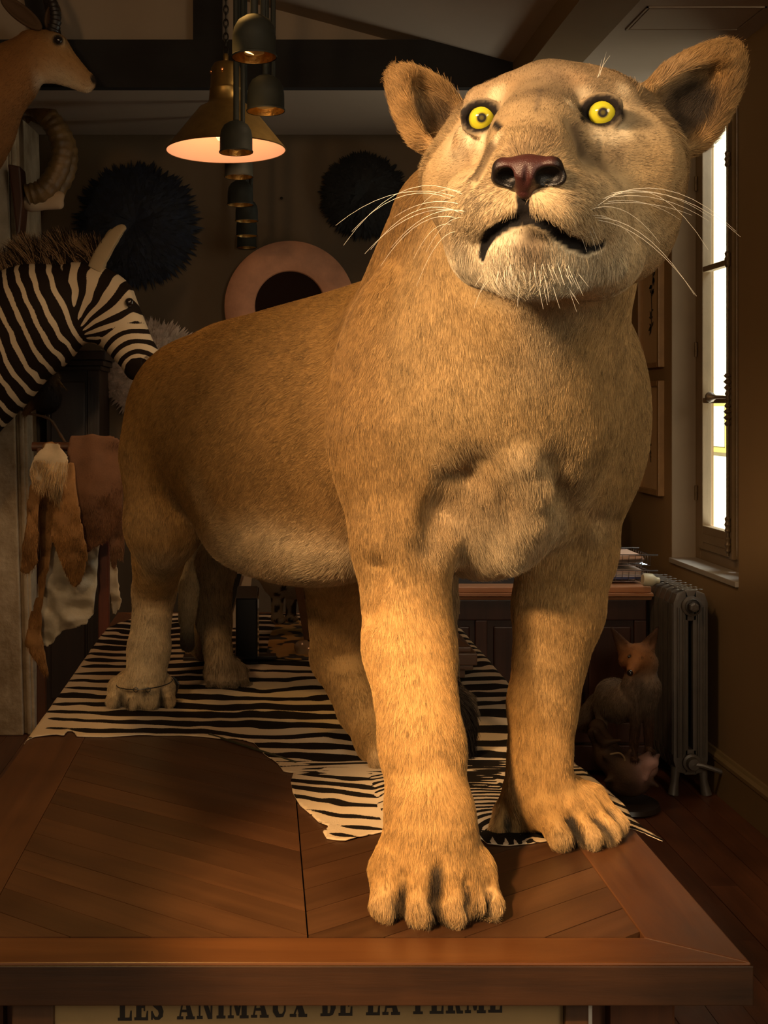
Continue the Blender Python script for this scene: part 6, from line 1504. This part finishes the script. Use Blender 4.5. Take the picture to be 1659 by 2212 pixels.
# black upright box with glazed side
M_BLK = pbr('black_lacquer', (.008, .008, .009), .35)
bxY = 2.86; z0b = ZT+.004
bx0, bx1 = (509-CX)*bxY/F, (556-CX)*bxY/F; zt_ = ZC-(1292-CY)*bxY/F
gb = empty('glass_case', ((bx0+bx1)/2, bxY+.1, z0b)); tag(gb, 'narrow black upright case with mirrored glass side on the zebra hide', 'display case')
MB().box((bx0, bxY, z0b), (bx1, bxY+.20, zt_)).build('panel', M_BLK, gb, bevel=.004)
MB().box((bx1+.0005, bxY+.006, z0b+.006), (bx1+.004, bxY+.195, zt_-.004)).build('mirror_glass', pbr('mirror', (.5, .42, .34), .05, metal=1), gb)
MB().box((bx0-.004, bxY-.03, z0b-.003), (bx1+.002, bxY+.2, z0b+.0)).build('base', M_BLK, gb)
# long dark strip lying across the hide
a_, b_ = T(395, 1432), T(905, 1420); m = MB(); m.prism([(a_[0], a_[1]), (b_[0]-.36, a_[1]+.01), (b_[0]-.36, a_[1]+.05), (a_[0], a_[1]+.04)], ZT+.0055, ZT+.014)
o = recentre(m.build('wooden_strip', M_CAB, None, bevel=.002)); tag(o, 'long dark wooden strip lying across the zebra hide', 'wooden strip')
# spotted ochre hide further back
sp2 = MB(); pl2 = [T(*p) for p in ((575, 1424), (582, 1380), (600, 1345), (640, 1336), (655, 1360), (668, 1400), (690, 1412), (700, 1428), (640, 1430))]
sp2.prism([tuple(p) for p in pl2], ZT+.0052, ZT+.0075)
M_SPOT = bpy.data.materials.new('spotted_hide'); M_SPOT.use_nodes = True; _N, _L = nt(M_SPOT); _b = _N['Principled BSDF']; _tc = _N.new('ShaderNodeTexCoord'); _v = _N.new('ShaderNodeTexNoise'); _v.inputs['Scale'].default_value = 16; _v.inputs['Detail'].default_value = 1.5
_r = _N.new('ShaderNodeValToRGB'); _r.color_ramp.elements[0].position = .50; _r.color_ramp.elements[0].color = (.42, .24, .06, 1); _r.color_ramp.elements[1].position = .53; _r.color_ramp.elements[1].color = (.02, .014, .01, 1)
_L.new(_tc.outputs['Object'], _v.inputs['Vector']); _L.new(_v.outputs['Fac'], _r.inputs['Fac']); _L.new(_r.outputs['Color'], _b.inputs['Base Color']); _b.inputs['Roughness'].default_value = .8
o = recentre(sp2.build('spotted_hide', M_SPOT, None)); tag(o, 'piece of ochre hide with black blotches beyond the black case', 'animal hide')
# small spotted cat leg pieces and leaning frames further back
St = empty('spotted_cat', tuple(np.append(T(602, 1345), ZT))); tag(St, 'small pale spotted cat standing far back under the belly', 'cat')
Sc = Body(); sc_ = (.48, .40, .30); sY2 = 3.22; qk = sY2/F
Sc.cone(U(600, 1255, sY2), U(700, 1262, sY2+.05), .045, .045, k=.02, col=sc_); Sc.cone(U(600, 1265, sY2), U(598, 1332, sY2-.02), .020, .015, k=.01, col=sc_, flow=dn); Sc.ell(U(602, 1338, sY2-.03), (.020, .026, .012), k=.01, col=sc_); Sc.cone(U(700, 1265, sY2+.05), U(700, 1335, sY2+.03), .020, .015, k=.01, col=sc_)
Sc.ell(U(575, 1225, sY2), (.045, .04, .04), k=.02, col=sc_); Sc.cone(U(630, 1265, sY2+.03), U(628, 1332, sY2+.02), .018, .014, k=.01, col=sc_); Sc.ell(U(630, 1336, sY2+.01), (.018, .024, .011), k=.01, col=sc_)
Sc.zmin = ZT+.0015
anim_mesh(Sc, St, 'body', .006, M_CSKIN, lambda P_, C_: (np.where((vnoise(P_, 55, 3) > .25)[:, None], (.05, .03, .02), C_), {}), furry=dict(len=.007, dens=50000, mat=M_CHAIR, rad=.0004))
M_OAK = wood('pale_frame_wood', (.30, .15, .06), (.18, .08, .03), rough=.4, axis='z')
ef = empty('leaning_frame', tuple(np.append(T(665, 1380), ZT))); tag(ef, 'reddish moulded wooden frame standing behind the stepping hind leg', 'frame')
for dx, wd_ in ((0, .022), (.030, .016), (.055, .030)):
    p0 = np.append(T(657, 1388), ZT+.006)+np.array((dx, .0, 0)); p1 = p0+np.array((-.030, .06, .17)); m = MB()
    m.add([p0+np.array((0, 0, 0)), p0+np.array((wd_, 0, 0)), p0+np.array((wd_, .015, 0)), p0+np.array((0, .015, 0)), p1, p1+np.array((wd_, 0, 0)), p1+np.array((wd_, .015, 0)), p1+np.array((0, .015, 0))], [(0,3,2,1),(4,5,6,7),(0,1,5,4),(1,2,6,5),(2,3,7,6),(3,0,4,7)])
    m.build('moulding', M_OAK, ef, bevel=.002)
p0 = np.append(T(640, 1392), ZT+.17); MB().box((p0[0]-.02, p0[1]+.055, ZT+.165), (p0[0]+.16, p0[1]+.075, ZT+.19)).build('top_rail', M_OAK, ef, bevel=.002)
# whitish box with dark corner behind the grey paw
cbx = empty('photo_card', tuple(np.append(T(495, 1365), ZT))); tag(cbx, 'pale card with dark slanted band leaning behind the grey leg', 'card')
q0 = np.append(T(488, 1362), ZT+.006); m = MB(); m.add([q0, q0+np.array((.06, .02, 0)), q0+np.array((.075, .07, .16)), q0+np.array((.015, .05, .16)), q0+np.array((0, .006, 0)), q0+np.array((.06, .026, 0)), q0+np.array((.075, .076, .16)), q0+np.array((.015, .056, .16))], [(0,1,2,3),(7,6,5,4),(0,4,5,1),(1,5,6,2),(2,6,7,3),(3,7,4,0)]); m.build('card', pbr('pale_card', (.45, .38, .32), .5), cbx)
m = MB(); m.add([q0+np.array((.004, .004, .03)), q0+np.array((.012, .006, .03)), q0+np.array((.045, .04, .15)), q0+np.array((.025, .034, .15))], [(0, 1, 2, 3)]); 
m.v = [(v[0], v[1]-.004, v[2]) for v in m.v]; m.build('dark_band', M_BLK, cbx)
# crystal / shell ornament
Sh = empty('glass_ornament', tuple(np.append(T(655, 1420), ZT))); tag(Sh, 'translucent amber shell ornament on a gilt foot beside the hind leg', 'ornament')
Sb2 = Body(); oY = 2.95; oc = (.42, .27, .14)
Sb2.ell(U(655, 1398, oY), (20*oY/F, .03, 15*oY/F), k=.01, col=oc); Sb2.ell(U(672, 1408, oY-.02), (16*oY/F, .025, 12*oY/F), k=.01, col=oc); Sb2.cone(U(650, 1415, oY-.02), U(690, 1422, oY-.02), .012, .010, k=.01, col=oc)
Sb2.zmin = ZT+.005
anim_mesh(Sb2, Sh, 'shell', .004, attr_mat('shell_gloss', 'coat', rough=.2, spec=.8))
m = MB(); m.tube([U(620, 1421, oY-.03), U(660, 1431, oY-.05), U(700, 1431, oY-.05)], [.006, .010, .008], 10, flat=.5); m.build('gilt_foot', M_BRASS, Sh, smooth=True)
# moulded plinth right of the near foreleg
ply = 2.66; pt = empty('moulded_plinth', tuple(np.append(T(980, 1425), ZT))); tag(pt, 'brown wooden block with stepped moulding on the zebra hide by the forelegs', 'plinth')
def pxz(px, py): return ((px-CX)*ply/F, ZC-(py-CY)*ply/F)
x1p = pxz(1018, 0)[0]; x0p = pxz(900, 0)[0]; zb_ = ZT+.005
M_PLN = wood('plinth_wood', (.17, .085, .040), (.08, .035, .018), rough=.45, axis='x')
for (e, za, zb2, m_) in ((-.012, 0, .022, M_PLN), (.004, .022, .034, M_PLN), (.012, .034, .062, M_PLN), (.0, .062, .074, M_PLN)):
    MB().box((x0p-e, ply-e, zb_+za), (x1p+e, ply+.20, zb_+zb2)).build('moulding', m_, pt, bevel=.003)
sv = MB(); zt2 = zb_+.074; sv.add([(x0p, ply, zt2), (x1p-.005, ply, zt2), (x1p-.03, ply+.18, zt2), (x0p, ply+.18, zt2), (x0p, ply+.06, zt2+.10), (x1p-.06, ply+.08, zt2+.05), (x1p-.07, ply+.15, zt2+.05), (x0p, ply+.14, zt2+.10)], [(0,3,2,1),(4,5,6,7),(0,1,5,4),(1,2,6,5),(2,3,7,6),(3,0,4,7)]); sv.build('sloped_top', M_PLN, pt, bevel=.003)
cp = MB(); cc = np.append(T(962, 1438), ZT+.006); cp.lathe([(.001, 0), (.020, 0), (.024, .006), (.040, .050), (.043, .062), (.040, .063), (.022, .012), (.001, .010)], cc-np.array((.012, 0, 0)), 32)
tag(recentre(cp.build('cup', pbr('cream_cup', (.62, .54, .36), .35), None, smooth=True)), 'cream flared bowl peeping out beside the near foreleg', 'bowl')
